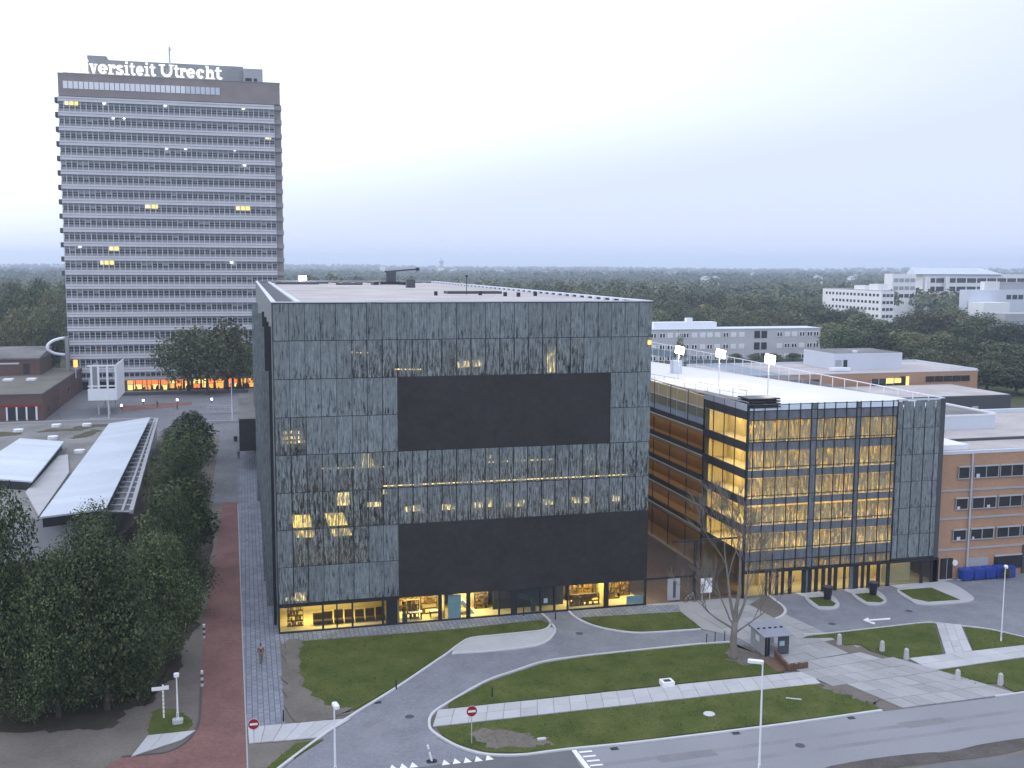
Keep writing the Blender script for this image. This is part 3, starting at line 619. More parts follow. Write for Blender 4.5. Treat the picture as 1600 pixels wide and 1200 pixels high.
# window-cleaning crane on the roof
CR = thing('roof_crane', 'dark window-cleaning crane with long raised arm on the library roof', 'crane', (25.6, 104, TOP-.28))
mb = MB(); mb.box(23.4, 103, TOP-.28, 28.6, 105, TOP+.35); part('base', mb, M['darkmetal'], CR)
mb = MB(); mb.box(24.6, 103.4, TOP+.35, 26.4, 104.6, TOP+2.3); part('mast', mb, M['darkgrey'], CR)
mb = MB(); mb.tube([(24.3,104,TOP+2.2),(30.8,104,TOP+2.75)], .16, 6); mb.box(30.5, 103.7, TOP+2.4, 31.1, 104.3, TOP+3.05); part('arm', mb, M['darkmetal'], CR)
RL = thing('roof_lamp', 'bright white lamp at the far edge of the library roof', 'lamp', (9.6, 125, TOP-.3))
mb = MB(); mb.cyl(9.6, 125, TOP-.3, TOP+.3, .12); part('post', mb, M['steel'], RL); mb = MB(); mb.box(8.8, 124.6, TOP+.3, 10.4, 125.2, TOP+1.1); part('lamp_head', mb, M['lampwhite'], RL)
# lit things seen through the upper glass: (px rectangles measured on the facade plane, set back inside)
def lit(poly, mat, y=.35, name='lit_window'):
    mb = MB(); mb.vprism(poly, y, y+.06); part(name, mb, mat, LB)
for pl in ([(1.39,11.73),(3.17,11.7),(3.33,10.34),(1.61,10.32)], [(1.67,10.18),(3.52,10.2),(3.69,9.42),(1.84,9.47)],
           [(4.59,11.74),(6.4,11.71),(6.88,10.33),(5.01,10.31)], [(5.13,10.17),(7,10.19),(7.25,9.4),(5.43,9.38)]): lit(pl, M['lityellow'])
for i in range(3):
    for j in range(3):
        lit({(0,0):[(0.7,20.01),(1.25,19.99),(1.24,19.68),(0.7,19.7)],(1,0):[(1.43,20.05),(1.91,20.03),(1.91,19.72),(1.42,19.73)],(2,0):[(2.09,20.02),(2.46,20.01),(2.51,19.7),(2.09,19.71)],
            (0,1):[(0.75,19.51),(1.24,19.49),(1.23,19.18),(0.75,19.2)],(1,1):[(1.42,19.55),(1.96,19.53),(1.96,19.21),(1.41,19.23)],(2,1):[(2.14,19.52),(2.63,19.5),(2.69,19.19),(2.14,19.21)],
            (0,2):[(0.74,19.01),(1.23,18.99),(1.22,18.74),(0.74,18.76)],(1,2):[(1.41,19.05),(2.01,19.02),(2.01,18.77),(1.4,18.8)],(2,2):[(2.2,19.08),(2.8,19.06),(2.86,18.8),(2.19,18.83)]}[(i,j)], M['litsoft'])
for pl in ([(8.28,17.58),(9.1,17.61),(9.59,16.25),(8.27,16.24)], [(4.29,16.29),(10.92,16.19),(10.92,16.06),(4.29,16.16)],
           [(8.79,12.61),(10.13,12.61),(10.12,12.15),(8.79,12.16)], [(5.86,13.73),(7.05,13.73),(7.03,12.45),(5.84,12.45)], [(10.39,13.82),(10.96,13.86),(10.96,13.41),(10.39,13.37)],
           [(6.6,27.64),(7.59,27.63),(7.59,27.44),(6.6,27.45)], [(7.9,27.56),(9.26,27.54),(9.26,27.41),(7.9,27.43)], [(11.63,25.86),(14.23,25.81),(14.23,25.68),(11.63,25.74)],
           [(17.91,26.44),(19.08,26.55),(19.08,25.91),(17.9,25.8)], [(19.41,26.61),(20.45,26.59),(20.46,25.95),(19.41,25.9)], [(27.19,27.85),(28.07,27.83),(28.1,25.01),(27.22,25.03)], [(29.92,27.87),(30.68,27.86),(30.68,27.66),(29.92,27.68)],
           [(20.87,16.22),(22.01,16.24),(22.01,16.07),(20.88,16.05)], [(22.35,16.22),(23.49,16.24),(23.49,16.08),(22.35,16.06)], [(23.83,16.23),(25.05,16.24),(25.05,16.08),(23.83,16.06)], [(25.32,16.23),(26.48,16.25),(26.48,16.08),(25.32,16.07)], [(26.75,16.24),(28.06,16.25),(28.06,16.08),(26.75,16.07)],
           [(20.87,16.88),(21.41,16.86),(21.41,16.53),(20.87,16.55)], [(13.32,12.05),(14.3,12.06),(14.29,11.47),(13.32,11.46)], [(12.49,11.96),(13.13,11.99),(13.13,11.47),(12.48,11.44)], [(16.32,12.02),(17.56,12.02),(17.56,11.43),(16.32,11.43)],
           [(19.48,12.05),(20.48,12.07),(20.49,11.47),(19.48,11.46)], [(20.95,12.58),(21.62,12.54),(21.42,11.49),(20.95,11.51)], [(22.9,12.01),(23.51,12.04),(23.51,11.44),(22.91,11.41)], [(23.92,12.02),(24.94,12.04),(24.81,11.37),(23.92,11.42)],
           [(26.93,12),(27.96,12.02),(27.97,11.41),(26.93,11.39)], [(29.97,12.05),(30.95,12.07),(30.82,11.39),(29.98,11.44)], [(31.37,12.05),(32.01,11.95),(31.88,11.41),(31.38,11.36)], [(34.42,12.03),(35.42,11.98),(35.28,11.37),(34.43,11.41)],
           [(31.32,16.12),(32.16,16.15),(32.16,15.95),(31.32,15.91)]): lit(pl, M['litsoft'])
lit([(1.62,3.95),(2.67,3.94),(2.65,2.96),(1.6,2.98)], M['litsoft']); lit([(0.69,3.5),(1.06,3.54),(1.05,3.22),(0.68,3.18)], M['litpale']); lit([(1.24,3.53),(1.55,3.5),(1.55,3.18),(1.24,3.2)], M['litpale'])
for r_, xa_, xb_, pw_ in ((1, 12, 22, 70), (4, 1, 11, 60), (5, 13, 36, 150), (4, 13, 36, 110), (6, 1, 10, 60)):
    area('room_light', ((xa_+xb_)/2, 3.0, rowz(r_)-.35), xb_-xa_, 3, pw_, (1, .72, .35))
mb = MB(); mb.box(7*PW, .3, rowz(5)+.12, 24.5*PW, .5, rowz(5)+.2); part('lit_strip', mb, M['litsoft'], LB)
mb = MB(); mb.box(37.9, -.25, 27.9, 38.25, -.06, 28.35); part('wall_lamp', mb, M['lityellow'], LB)
# ground floor: glazing between black piers, furnished lit rooms behind
pier_px = [(-0.33,2.03),(0.1,2),(4.17,2),(4.35,1.98),(5.57,1.89),(5.7,1.88),(7.08,1.77),(7.24,1.75),(10.1,1.86),(10.3,1.84),(10.55,1.82),(11.65,1.73),(15.82,1.74),(16.18,1.71),(18.74,1.85),(19.14,1.82),(22.1,1.59),(22.27,1.58),(23.46,1.49),(24.08,1.44),(26.52,1.46),(26.73,1.44),(28.02,1.41),(28.23,1.39),(29.49,1.37),(29.66,1.35),(33.59,1.4),(34.09,1.36),(38.14,1.41),(38.4,1.39)]
for i in range(0, len(pier_px), 2):
    x0, x1 = pier_px[i][0], pier_px[i+1][0]; mb = MB(); mb.box(max(0,x0), -.02, .0, min(LW,x1), .22, 2.95); part('pier', mb, M['darkmetal'], LB)
for i in range(1, len(pier_px)-1, 2):
    x0, x1 = pier_px[i][0], pier_px[i+1][0]; mb = MB(); mb.box(x0+.01, .08, .14, x1-.01, .11, 2.7); part('shop_window', mb, M['glass'], LB)
mb = MB(); mb.box(.0, -.04, 2.62, 8*PW, .2, 3.02); part('lintel', mb, M['darkmetal'], LB)
mb = MB(); mb.box(0, -.03, .0, LW, .24, .13); part('plinth', mb, M['darkmetal'], LB)
mb = MB(); mb.box(.15, .3, .0, LW-.2, 8.9, .10); part('ground_floor', mb, M['warmwall'], LB)
mb = MB(); mb.box(.15, 6.0, .1, 11.9, 6.2, 3.0); mb.box(11.7, .35, .1, 11.9, 6.0, 3.0); mb.box(12, 5.0, .1, 16.6, 5.15, 3.0); mb.box(16.5, .5, .1, 16.6, 5.0, 3.0); part('inner_wall', mb, M['warmwall'], LB)
mb = MB(); mb.box(18, 3.4, .1, 21.8, 3.5, 3.0); mb.box(29.8, 4.2, .1, 38, 4.3, 3.0); mb.box(34.0, .5, .1, 34.15, 4.2, 3.0); part('inner_wall', mb, M['warmwall'], LB)
mb = MB(); mb.box(22.0, 2.0, .1, 29.7, 2.15, 3.0); part('inner_wall', mb, M['darkgrey'], LB)
area('room_light', (4.5, 2.6, 2.72), 7.5, 3, 420, (1, .78, .30)); area('room_light', (14.2, 2.2, 2.72), 3.8, 2.4, 420, (1, .78, .30))
area('room_light', (19.5, 1.8, 2.72), 2.6, 2, 240, (1, .80, .36)); area('room_light', (32, 2.0, 2.72), 3.2, 2.2, 330, (1, .78, .28)); area('room_light', (36, 2.0, 2.72), 3, 2, 230, (1, .80, .36))
# shelves, counters, chairs
def shelf(x, y, w, h, d=.4, n=5):
    t = thing('book_shelf', SHL.pop(0), 'shelf', (x, y, .1), 'furniture behind the library glazing'); mb = MB()
    for k in range(n): mb.box(x, y, .1+k*h/(n-1)-.02 if k else .1, x+w, y+d, .12+k*h/(n-1))
    mb.box(x-.03, y, .1, x, y+d, .1+h); mb.box(x+w, y, .1, x+w+.03, y+d, .1+h); part('frame', mb, M['wood'], t)
    mb = MB()
    for k in range(n-1):
        xx = x+.04
        while xx < x+w-.25:
            b = rnd.uniform(.08, .3)
            if rnd.random() < .75: mb.box(xx, y+.03, .13+k*h/(n-1), xx+b, y+d-.06, .13+k*h/(n-1)+rnd.uniform(.5, .85)*h/(n-1))
            xx += b+rnd.uniform(.01, .12)
    part('books', mb, M['book'], t, kind='stuff')
SHL = ['tall open shelf of books in the lit left corner room', 'book shelf left of centre in the brightest lit room', 'book shelf right of centre in the brightest lit room', 'long low book shelf at the window of the right lit room',
       'tall book shelf at the back of the right lit room', 'narrow book shelf behind the pale blue window film', 'low book shelf beside the stair in the narrow lit room', 'dark book shelf in front of the left wall of the brightest lit room', 'book shelf against the right wall of the rightmost lit room']
shelf(.9, 1.6, 1.5, 2.1); shelf(12.4, 1.2, 1.6, 1.9); shelf(14.4, 2.2, 1.7, 2.2); shelf(30.2, 1.0, 3.2, 1.2, .4, 4); shelf(30.4, 3.0, 3, 2.5); shelf(34.6, 2.4, 1.6, 2.4); shelf(20.2, 2.6, 1.3, 1.6); shelf(12.2, 3.6, 2.0, 2.4); shelf(36.4, 3.2, 1.3, 2.5)
def bench_row(x, n, y, lab):
    for k in range(n):
        t = thing('armchair', lab % ('leftmost', 'second from the left', 'third from the left', 'middle one', 'third from the right', 'second from the right', 'rightmost')[k], 'armchair', (x+k*1.05, y, .1), 'dark armchairs behind the left library glazing'); x0 = x+k*1.05
        mb = MB(); mb.bevbox(x0, y, .25, x0+.9, y+.8, .55, .08); part('seat', mb, M['wood'], t)
        mb = MB(); mb.bevbox(x0, y+.65, .55, x0+.9, y+.85, 1.15+rnd.uniform(0,.25), .06); part('backrest', mb, M['wood'], t)
        mb = MB(); [mb.box(x0+a, y+b, .1, x0+a+.06, y+b+.06, .25) for a in (.04,.8) for b in (.04,.7)]; part('legs_frame', mb, M['darkmetal'], t)
bench_row(3.4, 7, 1.3, 'dark armchair, %s of seven behind the left library glazing')
def table(x, y, lab):
    t = thing('reading_table', lab, 'table', (x, y, .1)); mb = MB(); mb.bevbox(x, y, .80, x+1.3, y+.7, .86, .05); part('tabletop', mb, M['lightpanel'], t)
    for a in (.05, 1.18):
        for b in (.05, .58): mb = MB(); mb.box(x+a, y+b, .1, x+a+.07, y+b+.07, .8); part('leg', mb, M['darkmetal'], t)
table(13.0, .7, 'small white table at the front of the brightest lit room'); table(15.1, .7, 'small white table right of another at the front of the brightest lit room')
mb = MB(); mb.box(16.85, .2, .15, 18.2, .24, 2.6); part('window_film', mb, M['bluegrey'], LB, 'tall pale blue film behind the glazing'); mb = MB(); mb.box(36.2, .2, .16, 38.1, .24, 1.0); part('window_film', mb, M['bluegrey'], LB, 'low pale blue film in the right corner window')
mb = MB(); mb.box(8*PW+.35, .15, .15, 8*PW+.85, .2, 1.0); mb.box(25.6, .15, .2, 26.1, .2, 1.6); part('window_film', mb, M['darkgrey'], LB)
mb = MB(); mb.box(27.0, .14, 1.0, 27.4, .17, 1.5); part('notice', mb, M['white'], LB, 'small white notice on the entrance door')
mb = MB(); mb.add([(19.4,1.2,.1),(19.9,1.2,.1),(18.6,1.2,1.7),(18.3,1.2,1.4),(19.4,2.2,.1),(19.9,2.2,.1),(18.6,2.2,1.7),(18.3,2.2,1.4)], [(0,1,2,3),(7,6,5,4),(0,4,5,1),(1,5,6,2),(2,6,7,3),(3,7,4,0)]); part('stair', mb, M['lightpanel'], LB)
for x0, x1, y, z in ((2.0,3.0,1.5,2.55),(12.9,14.6,1.6,2.75),(15.2,16.2,1.2,2.5),(31.2,31.9,1.0,2.45),(32.3,33.4,1.3,2.6),(35.0,36.0,1.1,2.5)):
    mb = MB(); mb.box(x0, y, z, x1, y+.5, z+.06); part('ceiling_lamp', mb, M['lityellow'], LB)

# ------------------------------------------------------------------ parking garage
GA = thing('parking_garage', 'glass-fronted parking garage glowing amber inside, with a pale open top deck', 'parking garage', (49.44, -.34, 0))
X0, X1, Y0, GT = 49.44, 73.82, -.34, 21.35
GB = [49.55,50.13,51.43,52.9,54.29,55.69,57.05,57.75,58.6,59.95,61.31,62.6,63.1,64.3,65.76,67.16,67.75,68.48,69.88,71.3,72.65,73.70]
FL = [17.2,14.15,11.05,8.05,5.15]          # lower edge of each lit row
FH = [2.4,2.2,2.15,2.0,1.9]
DY = 7.0
def deckz(y): return 20.75-.036*y
# slabs, back walls
mb = MB()
for z in (16.3, 13.3, 10.2, 7.2, 4.3): mb.box(X0+.15, Y0+.25, z, X1-.15, 60, z+.35)
part('floor_slab', mb, M['parkfloor'], GA)
mb = MB(); mb.box(X0+.15, Y0+.2, .0, X1-.15, 60, .12); part('ground_floor', mb, M['parkfloor'], GA)
mb = MB(); mb.box(X0+3.2, Y0+DY, .1, X1-.2, Y0+DY+.3, 19.9); part('inner_wall', mb, M['warmwall'], GA)
mb = MB(); mb.box(X0+.4, 10.7, .1, X0+3.1, 11.0, 20.0); mb.box(X0+3.1, Y0+DY+.3, .1, X0+3.3, 60, 20.0); part('inner_wall', mb, M['warmwall'], GA)
mb = MB(); mb.box(X1-.15, Y0+.05, .0, X1, 100, 17.5); part('east_wall', mb, M['darkgrey'], GA)
mb = MB(); mb.box(X0+.1, 99.8, 0, X1-.15, 100, 17.5); part('back_wall', mb, M['darkgrey'], GA)
mb = MB(); mb.box(X0+3.6, 2.8, .1, X0+3.8, 10.5, 19.9); part('inner_wall', mb, M['warmwall'], GA)
mb = MB(); mb.box(67.72, Y0+.12, 2.9, X1-.2, Y0+.22, 20.2); part('inner_wall', mb, M['darkgrey'], GA)  # unseen dark wall, added to block amber light leaking through the solid panels' gaps
# columns inside
for x in (55, 61, 67): 
    for y in (2.4,):
        mb = MB(); mb.box(x, y, .1, x+.4, y+.4, 19.8); part('column', mb, M['warmwall'], GA)
# front glass: panes, each set between mullions
for ci in range(len(GB)-1):
    x0, x1 = GB[ci]+.07, GB[ci+1]-.07; w = x1-x0
    thick = ci in (6, 11)
    if thick: continue
    solid = GB[ci] > 67.7
    for ri, (z, h) in enumerate(zip(FL, FH)):
        if solid: continue
        mb = MB(); mb.box(x0, Y0+.04, z, x1, Y0+.08, z+h); part('window', mb, M['garagefrit'], GA)
    if solid:
        for ri in range(6):
            zt = GT-.2-ri*3.06; zb = max(3.2, zt-3.0); me = MB().box(-w/2, -.04, -(zt-zb)/2, w/2, .04, (zt-zb)/2).mesh('facade_panel', M['facade'])
            piece('facade_panel', me, GA, ((x0+x1)/2, Y0+.02, (zt+zb)/2))
if True:
    mb = MB()
    for z0, z1 in ((19.62,20.55),(16.25,17.15),(13.25,14.1),(10.25,11.0),(7.1,8.0),(4.05,5.1)):
        mb.box(X0+.1, Y0+.02, z0, 67.7, Y0+.12, z1)
    part('spandrel', mb, M['garageband'], GA)
    mb = MB(); mb.box(X0+.1, Y0+.05, 20.65, 67.7, Y0+.09, 21.2); part('parapet_glass', mb, M['screen'], GA)
    mb = MB(); mb.box(X0+.1, Y0+.05, 2.95, 67.7, Y0+.09, 4.0); part('clerestory', mb, M['garagefrit'], GA)
mb = MB()
for i, x in enumerate(GB[1:-1]):
    if x > 67.8: continue
    mb.box(x-.042, Y0-.08, 3.0, x+.042, Y0+.03, GT)
part('mullion_frame', mb, M['darkmetal'], GA)
for x0, x1 in ((57.05,57.75),(62.58,63.12)):
    mb = MB(); mb.box(x0, Y0-.04, .0, x1, Y0+.14, GT-.1); part('pilaster', mb, M['garageband'], GA)
mb = MB()
for z in (21.25, 20.6, 19.58, 17.45, 17.17, 14.4, 11.3, 8.3, 5.35, 4.02): mb.box(X0, Y0-.05, z-.04, 67.75, Y0+.01, z+.04)
part('transom_frame', mb, M['darkmetal'], GA)
mb = MB(); mb.box(X0, Y0-.3, 2.72, X1+.02, Y0+.2, 2.98); part('entrance_canopy', mb, M['darkmetal'], GA)
# ground floor: glass doors between black posts
dp = [(52.17,1.91),(52.4,1.9),(52.63,1.88),(52.86,1.86),(53.41,1.83),(53.72,1.8),(54.11,1.85),(54.42,1.83),(54.97,1.86),(55.36,1.83),(56.62,1.82),(57.09,1.78),(57.33,1.84),(57.81,1.8),(58.2,1.85),(58.6,1.82),(59.08,1.79),(59.48,1.76),(59.88,1.8),(60.28,1.78),(60.6,1.83),(61,1.8),(61.8,1.82),(62.04,1.8),(63.01,1.88),(63.66,1.83),(64.07,1.8),(64.4,1.78),(64.8,1.83),(65.13,1.8),(66.03,1.82),(66.44,1.79),(67.27,1.8),(67.68,1.78),(71.68,1.8),(72.02,1.78),(73.03,1.78),(74.04,1.79)]
for i in range(0, len(dp), 2):
    mb = MB(); mb.box(dp[i][0], Y0-.06, .05, dp[i+1][0], Y0+.1, 2.75); part('door_post', mb, M['darkmetal'], GA)
for i in range(1, len(dp)-1, 2):
    a, b = dp[i][0], dp[i+1][0]
    if b-a < .2: continue
    solid = a > 67.3 and b < 71.6
    mb = MB(); mb.box(a+.01, Y0+.02, .08, b-.01, Y0+.05, 2.72); part('glass_door', mb, M['pane'] if solid else M['glass'], GA)
mb = MB(); mb.box(X0+.1, Y0+.02, .08, dp[0][0]-.01, Y0+.05, 2.72); part('shop_window', mb, M['glass'], GA)
mb = MB(); mb.box(67.4, Y0+1.2, .1, 71.2, Y0+1.3, 2.7); mb.box(51.5, Y0+4, .12, 71.8, Y0+4.15, 2.7); part('inner_wall', mb, M['warmwall'], GA)
# corner post
mb = MB(); mb.box(X0-.06, Y0-.1, .0, X0+.16, Y0+.12, GT+.02); part('corner_post', mb, M['darkmetal'], GA)
mb = MB(); mb.box(X1-.55, Y0-.06, .0, X1+.04, Y0+.1, GT); part('corner_post', mb, M['darkgrey'], GA)
# west side: lit stair bay at the front, garage decks behind
for z, h in zip(FL, FH):
    for k in range(4):
        y = Y0+.25+k*2.72; mb = MB(); mb.box(X0+.02, y, z, X0+.05, y+2.62, z+h); part('bay_window', mb, M['glass'], GA)
mb = MB()
for z in (19.62, 16.2, 13.2, 10.15, 7.1, 4.1): mb.box(X0-.02, Y0+.12, z, X0+.1, 10.62, z+.95)
part('spandrel', mb, M['darkgrey'], GA)
mb = MB(); mb.box(X0-.01, Y0+.12, 20.57, X0+.06, 10.62, 21.3); part('parapet_glass', mb, M['lightpanel'], GA)
mb = MB(); mb.box(X0+.02, Y0+.12, .1, X0+.06, 10.62, 4.1); part('shop_window', mb, M['brownglass'], GA)
mb = MB()
for k in range(1, 4): mb.box(X0-.03, Y0+.2+k*2.72-.03, 4.0, X0+.06, Y0+.2+k*2.72+.05, 21.3)
mb.box(X0-.04, 10.55, 0, X0+.1, 10.7, 20.6); part('mullion_frame', mb, M['darkmetal'], GA)
for z in FL:
    mb = MB(); mb.box(X0+.25, 9.6, z-.5, X0+.5, 10.5, z+2.3); part('stair_wall', mb, M['warmwall'], GA)
# rear part of the west side: dark spandrel bands and brown glass
mb = MB()
for z in (16.15, 13.1, 10.0, 7.0, 4.0): mb.box(X0+.5, 10.7, z, X0+.75, 100, z+1.1)
part('spandrel', mb, M['darkgrey'], GA)
mb = MB()
for z in (14.2, 11.1, 8.1, 5.1, .1): mb.box(X0+.55, 10.7, z, X0+.6, 100, z+(1.95 if z > 1 else 3.9))
part('garage_glazing', mb, M['brownglass'], GA)
mb = MB()
for k in range(16):
    y = 10.9+k*5.4; mb.box(X0+.47, y, .0, X0+.55, y+.09, 21)
part('mullion_frame', mb, M['darkgrey'], GA)
mb = MB()
for z in (13.3, 10.2, 7.2, 4.3): mb.box(X0+.8, 10.8, z-.1, X0+7, 99, z+.2)
part('floor_slab', mb, M['parkfloor'], GA)
# glass balustrade screen over the west side
mb = MB(); mb.box(X0+.52, 10.7, 17.3, X0+.56, 100, 19.2); part('screen_glass', mb, M['screen'], GA)
mb = MB(); mb.box(X0+.5, 10.7, 20.95, X0+.6, 100, 21.05); mb.box(X0+.02, Y0+.1, 21.5, X0+.08, 10.7, 21.56); mb.box(X0+.5, 10.7, 19.2, X0+.58, 100, 19.26)
for k in range(30):
    y = 10.8+k*3; mb.box(X0+.5, y, 17.2, X0+.56, y+.06, 21.0)
part('railing', mb, M['steel'], GA)
mb = MB(); mb.quad((X0+.8,12,17.25),(X0+5.2,12,17.25),(X0+5.2,99,16.8),(X0+.8,99,16.8)); part('ramp', mb, M['grey'], GA)
mb = MB(); mb.box(X0+5.2, 12, 17.0, X0+5.4, 40, 19.3); part('inner_wall', mb, M['warmwall'], GA)
mb = MB()
for k in range(6): mb.box(X0+5.12, 17+k*1.6, 17.4, X0+5.18, 18.2+k*1.6, 18.9)
part('lit_window', mb, M['litorange'], GA)
# top deck, sloping down to the back
dl = X0+5.6
mb = MB(); mb.add([(dl,8,deckz(8)),(X1-.2,8,deckz(8)),(X1-.2,99,deckz(99)),(dl,99,deckz(99)),(dl,8,deckz(8)-.4),(X1-.2,8,deckz(8)-.4),(X1-.2,99,deckz(99)-.4),(dl,99,deckz(99)-.4)], [(0,1,2,3),(7,6,5,4),(0,4,5,1),(1,5,6,2),(2,6,7,3),(3,7,4,0)])
mb.box(X0+.2, Y0+.15, 20.3, X1-.2, 7.98, 20.46); part('top_deck', mb, M['deck'], GA)
mb = MB(); mb.box(67.7, Y0+.1, 21.2, X1, Y0+.3, GT+.03); part('coping', mb, M['lightpanel'], GA)
# east fence
mb = MB(); mb.box(X1-.12, Y0, GT-.02, X1-.04, 99, GT+.08)
for k in range(34):
    y = 2.5+k*2.9; mb.box(X1-.12, y, deckz(y)-.2, X1-.05, y+.08, GT)
part('fence', mb, M['whitemetal'], GA)
mb = MB(); mb.box(X1-.09, .5, 19.0, X1-.07, 99, 20.3); part('fence_screen', mb, M['screen'], GA)
# inner railing along the deck
mb = MB()
for k in range(22):
    y = 11+k*3.6; mb.box(dl, y, deckz(y)-.1, dl+.06, y+.06, deckz(y)+1.0)
mb.tube([(dl+.03,11,deckz(11)+1.0),(dl+.03,88,deckz(88)+1.0)], .04, 5); mb.tube([(dl+.03,11,deckz(11)+.5),(dl+.03,88,deckz(88)+.5)], .025, 5); part('railing', mb, M['steel'], GA)
mb = MB(); mb.box(dl+.5, 79, 17.4, X1-6, 83, 20.0); part('stair_house', mb, M['grey'], GA)
mb = MB(); mb.box(64.2, 54, 18.4, 65.6, 55.5, 20.9); part('ticket_pillar', mb, M['lightpanel'], GA)
# stacked black beams at the ramp head
mb = MB()
for k in range(4): mb.box(X0+1.6, 2.4+k*.05, 20.55+k*.28, X0+5.4, 5.2+k*.05, 20.7+k*.28)
mb.box(X0+1.9, 2.9, 20.5, X0+2.1, 4.8, 21.5); mb.box(X0+4.9, 2.9, 20.5, X0+5.1, 4.8, 21.5); part('louvre_stack', mb, M['darkmetal'], GA)
mb = MB(); mb.box(70.1, 1.8, 20.46, 70.5, 2.2, 20.9); part('roof_vent', mb, M['darkmetal'], GA)
# lights inside
for z in (19.75, 16.15, 13.15, 10.05, 7.05):
    area('garage_light', ((X0+X1)/2+.5, Y0+3.6, z), 22, 4.5, 900, (1, .76, .36))
    area('bay_light', (X0+1.7, 5, z), 2.2, 8, 420, (1, .74, .32))
area('garage_light', (61, Y0+2.0, 2.68), 20, 2.4, 420, (1, .74, .32))
for z in (16.0, 12.9, 9.9, 6.9): area('deck_light', (X0+4, 40, z), 4, 50, 620, (1, .62, .28))
area('deck_light', (X0+4, 36, 3.7), 4, 46, 420, (1, .62, .30))
# floodlights on the top deck
FL_LAB = ['white floodlight on a mast, furthest of three on the garage deck', 'white floodlight on a mast, middle of three on the garage deck', 'white floodlight on a mast, nearest of three on the garage deck']
fpos = [(57.75,19.07),(58.08,23.99)] + [(59.23,19.54),(59.7,24.28)] + [(59.56,19.36),(60.06,24.68)]
for i, fy in enumerate((38, 28, 15)):
    (x, _), (hx, hz) = fpos[2*i], fpos[2*i+1]; zb = deckz(fy); x = hx-.1
    t = thing('floodlight', FL_LAB[i], 'floodlight', (x, fy, zb), 'floodlights on the garage deck')
    mb = MB(); mb.cyl(x, fy, zb, hz-.3, .07, .055, 8); part('mast', mb, M['steel'], t)
    me = MB().box(-.62, -.12, -.55, .62, .06, .55).mesh('lamp_head', M['lampwhite']); o = piece('lamp_head', me, t, (hx, fy-.1, hz)); o.rotation_euler = (RAD(-28), RAD(14), RAD(-12))
    mb = MB(); mb.box(hx-.3, fy+.08, hz-.35, hx+.3, fy+.28, hz+.35); part('housing', mb, M['steel'], t)
    area('flood_beam', (hx, fy-.35, hz-.6), 1.0, .6, 110, (1, .95, .9), (.25, -.35, -1))
    if i < 2: area('flood_beam', (hx, fy+.35, hz-.6), 1.0, .6, 110, (1, .95, .9), (.2, .7, -1))
# glass screen and gate between library and garage
GS = thing('glass_gate', 'black framed glass screen spanning the gap between library and garage', 'glass screen', (44.19, .5, 0))
gz = [(43.99,6.45),(44.1,2.6),(41.54,6.6),(50.05,6.64)]
mb = MB(); mb.box(44.05, .5, 0, 44.33, .75, gz[0][1]); part('post', mb, M['darkmetal'], GS)
mb = MB(); mb.box(gz[2][0], .5, gz[0][1], X0-.1, .7, gz[0][1]+.16); part('top_bar', mb, M['darkmetal'], GS)
mb = MB(); mb.box(LW+.05, .5, gz[1][1]-.1, 44.04, .7, gz[1][1]+.12); part('door_bar', mb, M['darkmetal'], GS)
mb = MB(); mb.box(44.35, .58, .1, X0-.12, .62, gz[0][1]-.02); part('glazing', mb, M['brownglass'], GS)
mb = MB(); mb.box(42.0, .58, gz[1][1]+.14, 44.0, .62, gz[0][1]-.02); part('glazing', mb, M['brownglass'], GS)
mb = MB(); mb.box(41.0, .4, .1, 42.4, .56, 2.5); part('door_panel', mb, M['grey'], GS)
mb = MB(); mb.box(41.6, .36, .4, 41.9, .395, 2.2); part('door_pull', mb, M['darkgrey'], GS)
SB = thing('notice_board', 'white notice board on two legs beside the glass screen', 'notice board', (44.9, -.4, 0))
mb = MB(); mb.box(44.45, -.45, .95, 45.75, -.37, 2.55); part('board', mb, M['white'], SB)
for x in (44.6, 45.5): mb = MB(); mb.box(x, -.43, 0, x+.08, -.36, .95); part('leg', mb, M['steel'], SB)
BK = thing('parked_bicycle', 'grey bicycle leaning in the passage by the glass screen', 'bicycle', (43.2, -.35, 0))
for x in (42.75, 43.8):
    mb = MB(); mb.ring(x, .36, .34, .34, 0, 2*pi, .035, -.37, -.33, 18); part('wheel', mb, M['darkmetal'], BK)
mb = MB(); mb.tube([(42.75,-.35,.36),(43.05,-.35,.85),(43.6,-.35,.85),(43.8,-.35,.36)], .022, 5); mb.tube([(43.05,-.35,.85),(43.25,-.35,.34),(43.6,-.35,.85)], .022, 5); part('frame', mb, M['steel'], BK)
mb = MB(); mb.box(42.95,-.42,.92,43.2,-.28,.98); part('saddle', mb, M['darkmetal'], BK); mb = MB(); mb.tube([(43.6,-.6,1.0),(43.62,-.35,1.02),(43.6,-.1,1.0)], .02, 5); mb.tube([(43.62,-.35,1.02),(43.6,-.35,.85)], .02, 5); part('handlebar', mb, M['steel'], BK)

